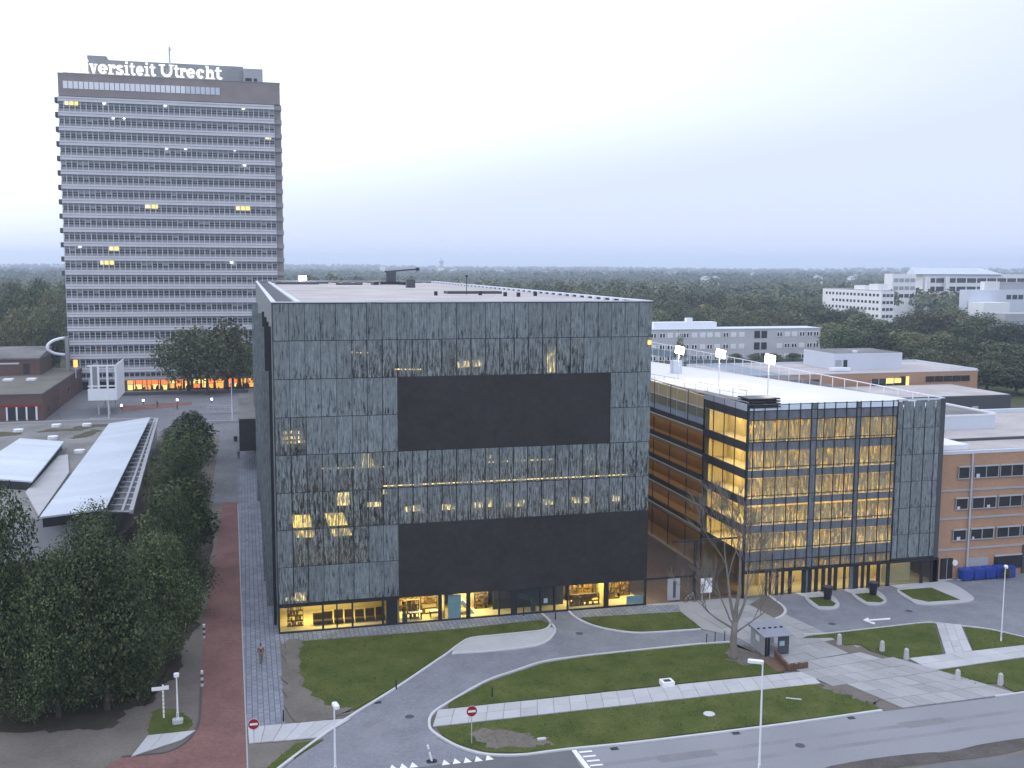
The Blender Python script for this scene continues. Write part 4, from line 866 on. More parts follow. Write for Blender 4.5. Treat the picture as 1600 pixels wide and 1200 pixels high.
# ------------------------------------------------------------------ office tower
TY = 215.0
TW = thing('office_tower', 'tall grey slab tower of banded office floors with a windowless brown crown', 'office tower', (-51, TY, 0))
TX0, TX1 = -51.0, 7.2; FZ = 3.97; NF = 20; T0 = 2.35
mb = MB(); mb.box(TX0+.3, TY+.9, 0, TX1+1.4, TY+17, 82.2); part('core', mb, M['tower_mid'], TW)
def fz(k): return T0+k*FZ
nb = 40; bw = (TX1-TX0)/nb
for k in range(NF):
    z = fz(k)
    mb = MB(); mb.box(TX0, TY-.25, z+2.62, TX1, TY+.9, z+3.30); part('spandrel', mb, M['tower_light'], TW)
    mb = MB(); mb.box(TX0, TY-.10, z+3.30, TX1, TY+.9, z+3.42); part('spandrel_joint', mb, M['tower_mid'], TW)
    mb = MB(); mb.box(TX0, TY-.25, z+3.42, TX1, TY+.9, z+3.90); part('spandrel', mb, M['tower_light'], TW)
    mb = MB(); mb.box(TX0+.1, TY+.1, z-.07, TX1-.1, TY+.9, z+.72); part('sill_panel', mb, M['tower_mid'], TW)
    mb = MB(); bl = MB()
    for i in range(nb):
        x = TX0+i*bw; m_ = x+bw/2
        d = rnd.choice((0, 0, .12, .3, .55, .8)) if rnd.random() < .4 else 0
        d -= .8*max(0, 1-k/9)
        mb.box(x+.17, TY+.45, z+.74, m_-.05, TY+.5, z+1.78-d*.5); mb.box(m_+.05, TY+.45, z+.74, x+bw-.17, TY+.5, z+1.78-d*.5)
        bl.box(x+.13, TY+.40, z+1.80-d*.5, x+bw-.13, TY+.44, z+2.6)
    part('window_row', mb, M['tower_pane'], TW, kind='stuff'); part('blind_row', bl, M['tower_blind'], TW, kind='stuff')
    mb = MB()
    for i in range(nb+1): x = TX0+i*bw; mb.box(max(TX0, x-.09), TY+.0, z-.05, min(TX1, x+.09), TY+.42, z+2.6)
    mb.box(TX0+.1, TY+.30, z+1.24, TX1-.1, TY+.43, z+1.32)
    part('mullion_row', mb, M['tower_light'], TW, kind='stuff')
    # escape balconies at both ends
    mb = MB(); mb.box(TX1, TY+.2, z+2.5, TX1+2.1, TY+3, z+3.75); part('balcony', mb, M['tower_mid'], TW)
    mb = MB(); mb.box(TX0-.9, TY+.3, z+2.3, TX0, TY+3, z+3.7); part('balcony', mb, M['darkgrey'], TW)
mb = MB(); mb.box(TX1+.05, TY+.7, 0, TX1+1.9, TY+.95, 82); part('end_column', mb, M['tower_brown'], TW)
# lit offices and ceiling lamps seen from outside
LO = [(-49.39,80.23),(-45.75,80.39),(-29.22,52.36),(-25.6,52.43),(-4.28,52.29),(-0.14,52.36),(-39.22,40.38),(-36.49,40.4),(-41.74,36.41),(-37.99,36.43),(4.45,72.77),(6.26,72.83)]
for i in range(0, len(LO), 2):
    x0, x1, zc = LO[i][0], LO[i+1][0], LO[i][1]; n = max(1, round((x1-x0)/bw))
    for q in range(n):
        a = x0+(x1-x0)*q/n; mb = MB(); mb.box(a+.1, TY+.02, zc-.8, a+(x1-x0)/n-.1, TY+.36, zc+.7); part('lit_window', mb, M['lityellow'] if q % 3 else M['litpale'], TW)
for x, z in [(-39.1,80.32),(-33.86,76.52),(-36.73,76.41),(-22.82,80.49),(-1.47,80.49),(-22.84,68.61),(-17.64,68.6),(-4.24,68.67),(-1.56,68.75),(-39.34,64.73),(-23.48,64.84),(-39.48,60.85),(-36.44,60.93),(-1.57,60.93),(-1.29,49.4),(-46.81,40.66),(-5.74,36.43),(-1.49,64.4)]:
    mb = MB(); mb.box(x-.28, TY+.05, z-.2, x+.28, TY+.38, z+.25); part('ceiling_lamp', mb, M['lampsmall'], TW)
# crown
mb = MB(); mb.box(TX0+.2, TY+.15, 81.9, TX1+1.7, TY+17.2, 87.9); part('crown', mb, M['tower_brown'], TW)
mb = MB(); mb.box(TX0+.1, TY+.05, 87.9, TX1+1.8, TY+17.3, 88.1); part('coping', mb, M['tower_mid'], TW)
sx = [(-49.57,83.84),(-7.76,83.98)]
for i in range(31):
    w = (sx[1][0]-sx[0][0])/31; x = sx[0][0]+i*w
    mb = MB(); mb.box(x+.1, TY+.02, 83.9, x+w-.12, TY+.13, 85.9); part('louvre_panel', mb, M['whitemetal'] if i < 24 else M['lightpanel'], TW)
ph = [(-43.53,91.91),(-38.5,91.47),(-1.22,91.22),(-1.2,91.94),(4.22,92.21),(4.14,88.76)]
mb = MB(); mb.box(ph[1][0]-2, 219, 88.1, ph[2][0], 229, 92.8); mb.box(ph[0][0], 219.5, 88.1, ph[1][0], 228, 93.9); part('penthouse', mb, M['tower_mid'], TW)
mb = MB(); mb.box(ph[3][0], 217, 88.1, ph[4][0], 226, 92.0); part('lift_house', mb, M['grey'], TW)
mb = MB(); mx = (ph[3][0]+ph[4][0])/2; mb.box(mx-2.2, 216.95, 88.4, mx-.4, 217.0, 89.3); mb.box(mx+.2, 216.95, 88.4, mx+1.1, 217.0, 89.3); part('grille', mb, M['darkmetal'], TW)
ms_ = [(-21.38,98.15),(-21.41,91.46)]
mb = MB(); mb.cyl(ms_[1][0], 217.5, 88.1, ms_[0][1]-1.2, .32, .26, 8); mb.cyl(ms_[1][0], 217.5, ms_[0][1]-1.2, ms_[0][1], .12, .1, 6); mb.box(ms_[1][0], 217.3, ms_[0][1]-2.2, ms_[1][0]+.5, 217.7, ms_[0][1]-1.6); part('mast', mb, M['steel'], TW)
mb = MB(); ax = ph[1][0]+.5; mb.cyl(ax, 222, 91, 94.8, .06, .06, 5); mb.ring(ax+.1, 94.2, .7, .7, -.6, 2.2, .1, 221.9, 222.1, 8); part('antenna', mb, M['steel'], TW)
# ground floor: recessed, lit in red and amber
mb = MB(); mb.box(TX0-4, TY+.4, 2.25, TX1+6, TY+10, 2.55); part('plinth_roof', mb, M['grey'], TW)
GY = TY-5.0
mb = MB(); mb.box(-36, GY-.6, 3.1, TX1+8, TY+.3, 3.5); part('canopy', mb, M['grey'], TW)
gl = [(-35.13,0.58),(-33.59,0.54),(-33.42,0.54),(-31.19,0.48),(-31.02,0.48),(-28.77,0.42),(-28.6,0.42),(-26.35,0.36),(-26,0.36),(-24.26,0.31),(-23.91,0.31),(-22.34,0.27),(-21.99,0.26),(-20.07,0.21),(-19.54,0.2),(-17.96,0.16),(-17.25,0.14),(-15.31,0.09),(-14.78,0.08),(-13.72,0.05),(-13.01,0.04),(-11.59,0),(-11.06,-0.01),(-8.74,-0.07),(-8.2,-0.08),(-6.59,-0.12),(-5.87,-0.14),(-4.79,-0.16),(-3.89,-0.19),(-2.45,-0.22),(-2.09,-0.23),(0.09,-0.28),(0.63,-0.3),(2.45,-0.34)]
tops = 'orrrryroyyrorrooy'; bots = 'yyoyyooyryooryooo'; LM = {'r': 'litred', 'o': 'litorange', 'y': 'lityellow'}
for i in range(len(gl)//2):
    x0, x1 = gl[2*i][0], gl[2*i+1][0]; zs = rnd.uniform(1.5, 2.0)
    mb = MB(); mb.box(x0, GY+.3, zs+.1, x1, GY+.5, 3.0); part('lit_window', mb, M[LM[tops[i]]], TW)
    mb = MB(); mb.box(x0+.1, GY+.1, rnd.uniform(.2, .6), x1-.1, GY+.22, zs); part('lit_window', mb, M[LM[bots[i]]], TW)
mb = MB()
for i in range(60):
    x = rnd.uniform(-33, 6); w = rnd.uniform(.15, .5); mb.box(x, GY-.1, 0, x+w, GY+.02, rnd.uniform(.5, 1.7))
part('shop_furniture', mb, M['wood'], TW, kind='stuff')
mb = MB(); mb.box(-36, GY+.5, 0, TX1+8, GY+.6, 3.1); part('shop_wall', mb, M['darkgrey'], TW)
mb = MB(); mb.box(TX0, TY+.8, 0, TX1+3, TY+.9, 2.3); part('back_glazing', mb, M['pane'], TW)
mb = MB()
for i in range(14): x = -33+i*3.1; mb.box(x, GY-.5, 0, x+.22, GY-.3, 3.1)
part('colonnade', mb, M['darkmetal'], TW)
mb = MB(); mb.box(TX0-12, TY-.5, 3.0, TX0+26, TY-.2, 3.5)
for x in (-61, -56, -51, -46): mb.box(x, TY-.5, 0, x+.5, TY-.2, 3.0)
part('link_canopy', mb, M['lightpanel'], TW)
# terrace walls before the tower
mb = MB(); mb.box(-40, 199, 0, -2, 200, .9); struct('retaining_wall', mb, M['darkgrey'])
# pale ring tube beside the tower
mb = MB(); rc = [(-51.15,12.84),(-55.47,12.9),(-51.06,15.17),(-51.25,10.5)]
pts = [(rc[0][0]+(rc[1][0]-rc[0][0])*cos(a), 212-3*cos(a), (rc[2][1]+rc[3][1])/2+(rc[2][1]-rc[3][1])/2*sin(a)) for a in [(-.5+i/20)*pi for i in range(21)]]
mb.tube(pts, .42, 8)
t = thing('curved_tube', 'pale curved tube bulging from the left foot of the tower', 'tube', (rc[0][0], 212, 0)); part('tube', mb, M['whitemetal'], t, smooth=True)
mb = MB(); mb.box(rc[0][0]-.1, 211, 0, rc[0][0]+.8, 213, rc[2][1]+.4); part('support', mb, M['tower_mid'], t)
# rooftop lettering
SG = thing('rooftop_sign', 'large white rooftop lettering reading Universiteit Utrecht on the tower', 'sign', (-51, TY-.2, 88.1))
sp = [(-49.4,87.25),(-46.11,87.41),(-45.94,87.42),(-43.63,87.53),(-43.46,87.54),(-42.55,87.58),(-42.47,87.59),(-40.39,87.69),(-40.31,87.69),(-37.64,87.82),(-37.55,87.83),(-35.63,87.92),(-35.54,87.92),(-33.44,88.03),(-33.36,88.03),(-32.09,88.09),(-31.92,88.1),(-30.4,88.18),(-30.31,88.18),(-28.19,88.28),(-28.02,88.29),(-26.75,88.35),(-26.66,88.36),(-24.95,88.44),(-24.1,88.48),(-20.15,88.68),(-20.15,88.68),(-18.6,88.75),(-18.6,88.75),(-16.87,88.84),(-16.87,88.84),(-14.35,88.96),(-14.18,88.97),(-11.83,89.08),(-11.65,89.09),(-9.11,89.21),(-9.03,89.22),(-7.01,89.32)]
def glyph(ch, x0, x1):
    mb = MB(); w = x1-x0; H = 2.55; cap = 3.3; y0, y1 = TY-.28, TY-.02; b = 88.25; st = min(.34*w, .78); th = .34; se = .30
    def bar(a, z0, c, z1): mb.box(a, y0, b+z0, c, y1, b+z1)
    def ring(cx, cz, rx, rz, a0, a1, tt=th, tx=st): mb.ring(cx, b+cz, rx, rz, a0, a1, tt, y0+.01, y1-.01, 16, tx)
    if ch == 'U':
        bar(x0+.12*w, 1.3, x0+.12*w+st*.8, cap); bar(x1-.12*w-st*.5, 1.3, x1-.12*w, cap); ring((x0+x1)/2, 1.35, w*.38, 1.4, pi, 2*pi, .5, st*.7)
        bar(x0-.02*w, cap-se, x0+.40*w, cap+.01); bar(x1-.30*w, cap-se, x1+.02*w, cap+.01)
    elif ch in 'nh':
        bar(x0+.10*w, 0, x0+.10*w+st*.8, H if ch == 'n' else cap+.2); ring(x0+.58*w, H-1.0, w*.31, 1.0, 0, pi*.95, .5, st*.75); bar(x0+.89*w-st*.75, 0, x0+.89*w, H-1.0)
        bar(x0, -.01, x0+.46*w, se); bar(x0+.54*w, -.01, x1, se); bar(x0, (H if ch == 'n' else cap+.2)-se, x0+.25*w, (H if ch == 'n' else cap+.2)+.01)
    elif ch == 'i':
        bar(x0+.28*w, 0, x0+.72*w, H); bar(x0, -.01, x1, se); bar(x0, H-se, x0+.4*w, H+.01); mb.tube([((x0+x1)/2, y0, b+H+.75), ((x0+x1)/2, y1, b+H+.75)], .36, 10)
    elif ch == 't':
        bar(x0+.22*w, .4, x0+.58*w, H+.7); bar(x0, H-.4, x1-.1*w, H); ring(x0+.66*w, .62, w*.42, .66, pi, 1.85*pi, .42, .36*w)
    elif ch == 'r':
        bar(x0+.12*w, 0, x0+.12*w+st, H); bar(x0, -.01, x0+.7*w, se); bar(x0, H-se, x0+.3*w, H+.01); ring(x0+.72*w, H-.85, w*.42, .9, .2, pi*.95, .5, .2*w); mb.tube([(x1-.2*w, y0, b+H-.6), (x1-.2*w, y1, b+H-.6)], .42, 9)
    elif ch == 'e':
        ring((x0+x1)/2, H/2, w*.48, H/2+.06, .02, 1.80*pi, .36, st); bar(x0+.2*w, H/2-.17, x0+.97*w, H/2+.17)
    elif ch == 'c':
        ring((x0+x1)/2, H/2, w*.48, H/2+.06, .28*pi, 1.75*pi, .36, st); mb.tube([(x1-.24*w, y0, b+H*.76), (x1-.24*w, y1, b+H*.76)], .40, 9)
    elif ch == 's':
        ring((x0+x1)/2, H*.72, w*.44, H*.30, .12*pi, 1.5*pi, .36, .34*w); ring((x0+x1)/2, H*.28, w*.46, H*.31, -.5*pi, .62*pi, .38, .36*w)
        ring((x0+x1)/2, H*.28, w*.46, H*.31, 1.05*pi, 1.5*pi, .34, .3*w); bar(x0, 0, x0+.16*w, H*.35)
    elif ch == 'v':
        m_ = (x0+x1)/2
        mb.vprism([(x0+.08*w,b+H),(x0+.08*w+st,b+H),(m_+.16*w,b),(m_-.12*w,b)], y0, y1); mb.vprism([(x1-.26*w,b+H-.02),(x1-.08*w,b+H-.02),(m_+.16*w,b+.02),(m_,b+.02)], y0+.01, y1-.01)
        bar(x0-.03*w, H-se, x0+.5*w, H+.02); bar(x1-.36*w, H-se, x1+.03*w, H+.01)
    return mb
for i, ch in enumerate('UniversiteitUtrecht'):
    part('letter', glyph(ch, sp[2*i][0], sp[2*i+1][0]), M['signwhite'], SG, label='white slab-serif letter %s' % ch)
mb = MB()
for i in range(19): x = (sp[2*i][0]+sp[2*i+1][0])/2; mb.box(x-.08, TY+.02, 87.95, x+.08, TY+.12, 90.6)
mb.box(sp[0][0], TY+.03, 88.1, sp[-1][0], TY+.11, 88.24); part('sign_frame', mb, M['steel'], SG)

# ------------------------------------------------------------------ low buildings on the left
B1 = thing('brick_hall', 'brown brick hall with flat mossy roof on the left before the tower', 'brick building', (-47.7, 154.2, 0))
bx = -47.7
mb = MB(); mb.box(-110, 154.2, 0, bx, 219, 6.0); part('wall', mb, M['brick'], B1)
mb = MB(); mb.box(-110, 154.5, 6.0, bx-.3, 218.7, 6.06); part('roof', mb, M['roofmoss'], B1)
mb = MB(); mb.box(-110, 154.1, 5.95, bx+.1, 154.5, 6.35); mb.box(bx-.4, 154.5, 5.95, bx+.1, 219.1, 6.35); part('roof_edge', mb, M['darkgrey'], B1)
wn = [(-55.31,3.33),(-49.11,0.64)]
for i in range(3):
    w = (wn[1][0]-wn[0][0])/3; x = wn[0][0]+i*w
    mb = MB(); mb.box(x, 154.05, wn[1][1], x+w, 154.18, wn[0][1]); f = part('window', mb, M['pane'], B1)
    mb = MB(); mb.box(x-.1, 153.95, wn[1][1]-.3, x+.25, 154.04, wn[0][1]+.1); part('frame', mb, M['white'], f)
mb = MB(); mb.box(wn[1][0]-.1, 153.95, wn[1][1]-.3, wn[1][0]+.3, 154.1, wn[0][1]+.1); part('window_post', mb, M['white'], B1)
mb = MB(); mb.box(wn[0][0]-1, 153.97, wn[0][1]+.15, wn[1][0]+1, 154.12, wn[0][1]+.55); part('lintel', mb, M['red'], B1)
for y in (162, 175, 190):
    mb = MB(); mb.box(bx+.02, y, 1.4, bx+.12, y+1.6, 3.4); part('window', mb, M['pane'], B1)
for x, y in ((-57, 186), (-62.5, 186)):
    mb = MB(); mb.box(x, y, 6.06, x+2.2, y+3, 6.5); part('rooflight', mb, M['whitemetal'], B1)
zb2 = [(-65.9,6.79),(-65.74,10.38),(-56.11,10.9),(-65.6,13.28)]
B2 = thing('brick_upper_block', 'small upper brick block with sloping grey roof at the left edge', 'brick building', (zb2[2][0], 200, 6.06))
mb = MB(); mb.box(-110, 200, 6.06, zb2[2][0], 218, zb2[1][1]); part('wall', mb, M['brick'], B2)
mb = MB(); mb.add([(-110,199.7,zb2[1][1]),(zb2[2][0]+.2,199.7,zb2[1][1]+.4),(zb2[2][0]+.2,218,zb2[1][1]+2.2),(-110,218,zb2[1][1]+2.0),(-110,199.7,zb2[1][1]-.3),(zb2[2][0]+.2,199.7,zb2[1][1]),(zb2[2][0]+.2,218,zb2[1][1]),(-110,218,zb2[1][1]-.3)], [(0,1,2,3),(4,5,1,0),(5,6,2,1),(6,7,3,2),(7,4,0,3)]); part('roof', mb, M['roofbitumen'], B2)
mb = MB(); mb.box(zb2[2][0]-4, 199.93, 6.4, zb2[2][0]-2.4, 199.99, 9.2); part('door', mb, M['darkmetal'], B2)
mb = MB(); mb.box(-75, 199.9, 9.1, zb2[2][0]-5, 199.98, 9.5); part('lintel', mb, M['lightpanel'], B2)
mb = MB(); mb.box(-72, 204, zb2[1][1]+.4, -69.2, 209, zb2[1][1]+3.4); part('roof_box', mb, M['darkgrey'], B2)
# low hall with pale sheet-metal roof strips
RZ = 5.0; BB3 = 116.5
B3 = thing('workshop_hall', 'low grey hall with two bright white sheet-metal roof strips behind the near trees', 'workshop building', (-40, 60, 0))
e = [(-20.48,119.53),(-18.64,36.99),(-48.02,112.69),(-28.9,114.29),(-26.65,29.81)]
mb = MB(); mb.box(-95, 33, 0, e[0][0]+.4, BB3, RZ-.1); part('wall', mb, M['grey'], B3)
mb = MB(); mb.box(-94.9, 33.1, RZ-.1, e[0][0]+.3, BB3-.1, RZ); part('roof', mb, M['roofbitumen'], B3)
mb = MB(); mb.box(-95, BB3-.2, RZ-.1, e[0][0]+.4, BB3+.2, RZ+.35); part('roof_edge', mb, M['grey'], B3)
def strip_roof(q, z, th, lab):
    c = [(x, y, z) for x, y in q]; mb = MB(); mb.prism(q, z-th, z); return part('roof_sheet', mb, M['sheetroof'], B3, lab)
sa = [(-26.43,28.85),(-19.47,31.56),(-20.69,110.49),(-27.48,103.56)]
q = [(min(sa[0][0], sa[3][0])-.2, sa[0][1]), (sa[1][0], sa[1][1]), (sa[2][0], sa[2][1]), (sa[3][0], sa[3][1]-2)]
# the strip is built from lapped sheets so its ribs and laps show
def lerp(a, b, t): return (a[0]+(b[0]-a[0])*t, a[1]+(b[1]-a[1])*t)
def lapped(sa, n, z, lab):
    for i in range(n):
        a, b = lerp(sa[0], sa[3], i/n), lerp(sa[1], sa[2], i/n); c, d = lerp(sa[1], sa[2], (i+1)/n), lerp(sa[0], sa[3], (i+1)/n)
        mb = MB(); g = .06; b2 = (b[0], b[1]+g); a2 = (a[0], a[1]+g)
        mb.add([(*a2,z+.0),(*b2,z),(*c,z+.05),(*d,z+.05),(*a2,z-.2),(*b2,z-.2),(*c,z-.2),(*d,z-.2)], [(0,1,2,3),(4,5,1,0),(5,6,2,1),(6,7,3,2),(7,4,0,3)])
        part('roof_sheet', mb, M['sheetroof'], B3, lab)
lapped(sa, 24, 6.3, None)
sb = [(-41.4,56.87),(-31.24,50.96),(-32.29,84.29),(-40.06,89.35)]
lapped(sb, 14, 6.3, None)
def under(sa):
    mb = MB(); mb.prism([lerp(sa[0], sa[1], .04), lerp(sa[0], sa[1], .95), lerp(sa[3], sa[2], .95), lerp(sa[3], sa[2], .04)], RZ, 6.08); part('roof_upstand', mb, M['darkmetal'], B3)
under(sa); under(sb)
mb = MB(); mb.prism([(-31.74,49.08),(-27.49,34.3),(-28.16,61.73),(-30.68,77.35),(-31.89,76.45)], RZ, 5.3); part('roof_slab', mb, M['concrete'], B3)
# glazed strip with ribs along the right eave
gs = [(-19.65,34.6),(-16.8,33.93),(-19.79,115.28),(-21.02,115.55)]
mb = MB(); mb.prism(gs, RZ, 5.2); part('roof_glazing', mb, M['tower_pane'], B3)
for i in range(22):
    a, b = lerp(gs[0], gs[3], i/22), lerp(gs[1], gs[2], i/22); mb = MB(); mb.strip([a, b], .22, 5.2, 5.34); part('glazing_bar', mb, M['steel'], B3)
mb = MB(); mb.strip([lerp(gs[0], gs[1], .62), lerp(gs[3], gs[2], .62)], .3, 5.2, 5.4); mb.strip([gs[1], gs[2]], .5, RZ, 5.45); part('gutter', mb, M['grey'], B3)
for x, y in [(-38.51,109.78),(-33.02,109.37),(-30.14,79.5),(-36.75,95.18),(-44.24,104.82)]:
    mb = MB(); mb.bevbox(x, y, RZ, x+1.6, y+1.6, RZ+.5, .3); part('roof_dome', mb, M['whitemetal'], B3)
for x0, y0, x1, y1 in ((-52, 100, -44, 105), (-33, 96, -30, 104), (-40, 104, -33, 107), (-70, 104, -58, 110), (-34, 108, -28, 111)):
    mb = MB(); mb.prism([(a+rnd.gauss(0,.3), b+rnd.gauss(0,.3)) for a, b in smooth([(x0,y0),(x1,y0+1),(x1+1,y1),(x0+2,y1+1)], 6, True)], RZ, RZ+.02); part('moss_patch', mb, M['mosspatch'], B3)
# white slatted pavilion on posts
PV = thing('white_pavilion', 'white raised pavilion frame with slatted side before the tower', 'pavilion', (-35, 160, 0))
pz = [(-38.72,6.49),(-32.29,3.73),(-37.96,11.78),(-32.29,11.67),(-38.82,3.91),(-37.83,7.68),(-36.28,7.65),(-34.29,7.6),(-32.44,7.56)]
fx0, fx1, fz0, fz1, fzt = pz[0][0], pz[1][0], pz[1][1], pz[0][1], pz[2][1]
mb = MB(); mb.box(fx0, 160, fz0, fx1, 160.3, fz1); part('front_panel', mb, M['whitemetal'], PV)
for p in pz[5:9]: mb = MB(); mb.box(p[0]-.22, 160.02, fz1, p[0]+.22, 160.28, fzt); part('post', mb, M['whitemetal'], PV)
mb = MB(); mb.box(fx0, 160, fzt, fx1, 160.3, fzt+.4); mb.box(fx0, 160.05, fz1+.5, fx1, 160.2, fz1+.8); mb.box(fx0, 160.3, fz0, fx1, 176, fz0+.2); part('beam', mb, M['whitemetal'], PV)
for i in range(26): y = 160.35+i*.6; mb = MB(); mb.box(fx1-.1, y, fz0, fx1+.12, y+.42, fzt+.4); part('slat', mb, M['whitemetal'], PV)
mb = MB(); mb.box(fx0+.6, 161, fz0+.22, fx0+.7, 175, fzt); part('floor_lining', mb, M['tower_mid'], PV)
for x in (fx0+2, fx1-2):
    for y in (162, 174): mb = MB(); mb.box(x-.15, y, 0, x+.15, y+.3, fz0); part('leg', mb, M['steel'], PV)
rl = [(-45.59,9.91)]
t = thing('warning_lamp', 'glowing orange lamp above the brick hall roof', 'lamp', (rl[0][0], 190, 6.06)); mb = MB(); mb.cyl(rl[0][0], 190, 6.06, rl[0][1]-.9, .1); part('post', mb, M['steel'], t); mb = MB(); mb.bevbox(rl[0][0]-.5, 189.7, rl[0][1]-.9, rl[0][0]+.5, 190.3, rl[0][1]+.9, .15); part('lamp', mb, M['lampred'], t)

# ------------------------------------------------------------------ brick office on the right
BR = thing('brick_office', 'orange brick office with three bands of dark windows beside the garage', 'brick office', (74.3, .5, 0))
ZT = 15.3; BD = 27; bx0, bx1 = 74.2, 128
mb = MB(); mb.box(bx0, .5, 0, bx1, BD, ZT-.6); part('wall', mb, M['orangebrick'], BR)
mb = MB(); mb.box(bx0, .42, ZT-.6, bx1, BD, ZT-.25); part('parapet', mb, M['lightpanel'], BR)
mb = MB(); mb.box(bx0+.4, .9, ZT-.25, bx1-.4, BD-.4, ZT-.2); part('roof', mb, M['roofgravel'], BR)
for z in [(75.34,10.46),(75.54,7.14),(75.76,3.49)]: 
    mb = MB(); mb.box(bx0, .40, z[1]-.1, bx1, .49, z[1]+.12); part('string_course', mb, M['grey'], BR)
wr = [(76.63,13.1),(78.09,13.04),(78.69,13.01),(82,12.87),(82.26,12.85),(85.44,12.72),(76.79,11.89)]
wz = [tuple(p) for p in [(76.71,13.17),(76.79,11.89),(76.94,9.48),(77.01,8.27),(77.17,5.76),(77.24,4.61)]]
for r in range(3):
    z1, z0 = wz[2*r][1], wz[2*r+1][1]; xs = [wr[0][0]-.15*r, wr[1][0], wr[2][0], wr[3][0]-.1*r, wr[4][0], wr[5][0], wr[5][0]+.3, wr[5][0]+3.2, wr[5][0]+3.5, wr[5][0]+6.5]
    for i in range(0, 10, 2):
        a, b = xs[i], xs[i+1]; n = 1 if b-a < 2 else 2
        mb = MB(); mb.box(a, .36, z0, b, .46, z1); f = part('window', mb, M['pane'], BR)
        mb = MB(); mb.box(a-.05, .22, z1, b+.05, .47, z1+.14); part('lintel', mb, M['steel'], f); mb = MB(); mb.box(a-.05, .28, z0-.1, b+.05, .47, z0); part('sill', mb, M['grey'], f)
        for q in range(n+1): x = a+(b-a)*q/n; mb = MB(); mb.box(x-.05, .31, z0, x+.05, .35, z1); part('frame', mb, M['grey'], f)
        if rnd.random() < .6: x = rnd.uniform(a+.2, b-.6); mb = MB(); mb.box(x, .33, z0, x+rnd.uniform(.2,.5), .355, z0+rnd.uniform(.15,.5)); part('blind', mb, M['lightpanel'], f)
dpx = [(78.35,13.03),(79.2,-0.27)]
mb = MB(); mb.box(dpx[0][0]-.05, .24, .0, dpx[0][0]+.15, .40, ZT-.6); part('downpipe', mb, M['steel'], BR)
dr = [(74.94,0.03),(74.79,2.49),(76.52,2.37)]
mb = MB(); mb.box(dr[0][0], .38, .05, dr[2][0], .48, dr[1][1]); d = part('door', mb, M['darkmetal'], BR); mb = MB(); mb.box((dr[0][0]+dr[2][0])/2-.03, .34, .1, (dr[0][0]+dr[2][0])/2+.03, .375, dr[1][1]-.1); part('door_joint', mb, M['grey'], d)
gd = [(78.42,2.32),(81.3,2.36),(78.54,0.55)]
mb = MB(); mb.box(gd[0][0], .36, .3, gd[1][0], .47, gd[0][1]); part('shutter', mb, M['grey'], BR)
lw = [(82.19,2.3),(85.94,0.73)]
mb = MB(); mb.box(lw[0][0], .36, lw[1][1], lw[1][0], .46, lw[0][1]); f = part('window', mb, M['pane'], BR); mb = MB(); mb.box(lw[0][0], .26, lw[0][1], lw[1][0], .47, lw[0][1]+.16); part('lintel', mb, M['steel'], f)
mb = MB(); mb.box(lw[1][0]+.1, .3, 0, lw[1][0]+.7, .45, lw[0][1]+1.2); part('corner_pipe', mb, M['darkgrey'], BR)
p = [(76.77,1.91)]; mb = MB(); mb.tube([(p[0][0],.25,p[0][1]),(p[0][0],.45,p[0][1])], .34, 12); part('wall_reel', mb, M['white'], BR)
pe = [(84.73,13.62),(92.41,13.33),(92.15,17.16)]
mb = MB(); mb.box(bx0-.2, 14, ZT-.2, pe[1][0], BD-.5, pe[2][1]-.3); part('penthouse', mb, M['lightpanel'], BR); mb = MB(); mb.box(bx0-.1, 14.1, pe[2][1]-.3, pe[1][0]-.1, BD-.6, pe[2][1]-.22); part('penthouse_roof', mb, M['roofbitumen'], BR); mb = MB(); mb.box(pe[1][0]-.3, 14, pe[2][1]-.3, pe[1][0]+.1, BD-.45, pe[2][1]); mb.box(bx0-.2, 13.95, pe[2][1]-.3, pe[1][0], 14.1, pe[2][1]-.1); part('penthouse_edge', mb, M['whitemetal'], BR)
mb = MB(); mb.box(74.3, 1.2, ZT-.2, 78.5, 8, ZT+.35); part('roof_box', mb, M['whitemetal'], BR)
mb = MB(); mb.box(79.5, 6, ZT-.2, 128, 6.4, ZT+.1); part('roof_kerb', mb, M['darkgrey'], BR)
mb = MB(); mb.box(pe[1][0]+.2, BD-.5, ZT-.2, 128, BD+.05, ZT+.3); part('roof_kerb', mb, M['lightpanel'], BR)
# rear brick block with white roof housing
Yb = 110.0
fr = [(122.26,12.46),(166.03,11.88),(165.99,12.49),(166.37,6.66)]
BB = thing('rear_brick_block', 'long low orange brick block with white roof housing behind the garage', 'brick building', (fr[0][0]-40, Yb, 0))
zt = fr[1][1]; xa, xb = fr[0][0]-45, fr[1][0]
mb = MB(); mb.box(xa, Yb, 0, xb, Yb+24, zt-.2); part('wall', mb, M['orangebrick'], BB)
mb = MB(); mb.box(xa, Yb-.1, zt-.2, xb+.1, Yb+.3, zt+.05); mb.box(xb-.3, Yb+.3, zt-.2, xb+.1, Yb+24, zt+.35); mb.box(xa, Yb+23.6, zt-.2, xb, Yb+24, zt+.35); part('roof_edge', mb, M['lightpanel'], BB)
mb = MB(); mb.box(xa, Yb+.3, zt-.2, xb-.3, Yb+23.6, zt-.1); part('roof', mb, M['roofgravel'], BB)
pw = [(137.35,10.37),(145.19,8.85),(145.44,10.49),(147.45,8.04),(151.77,10.66),(163.89,9.33)]
mb = MB(); mb.box(pw[0][0], Yb-.12, pw[1][1], pw[1][0], Yb-.02, pw[0][1]); f = part('window', mb, M['pane'], BB)
for i in range(4): x = pw[0][0]+(pw[1][0]-pw[0][0])*i/4; mb = MB(); mb.box(x-.08, Yb-.17, pw[1][1], x+.08, Yb-.125, pw[0][1]); part('frame', mb, M['steel'], f)
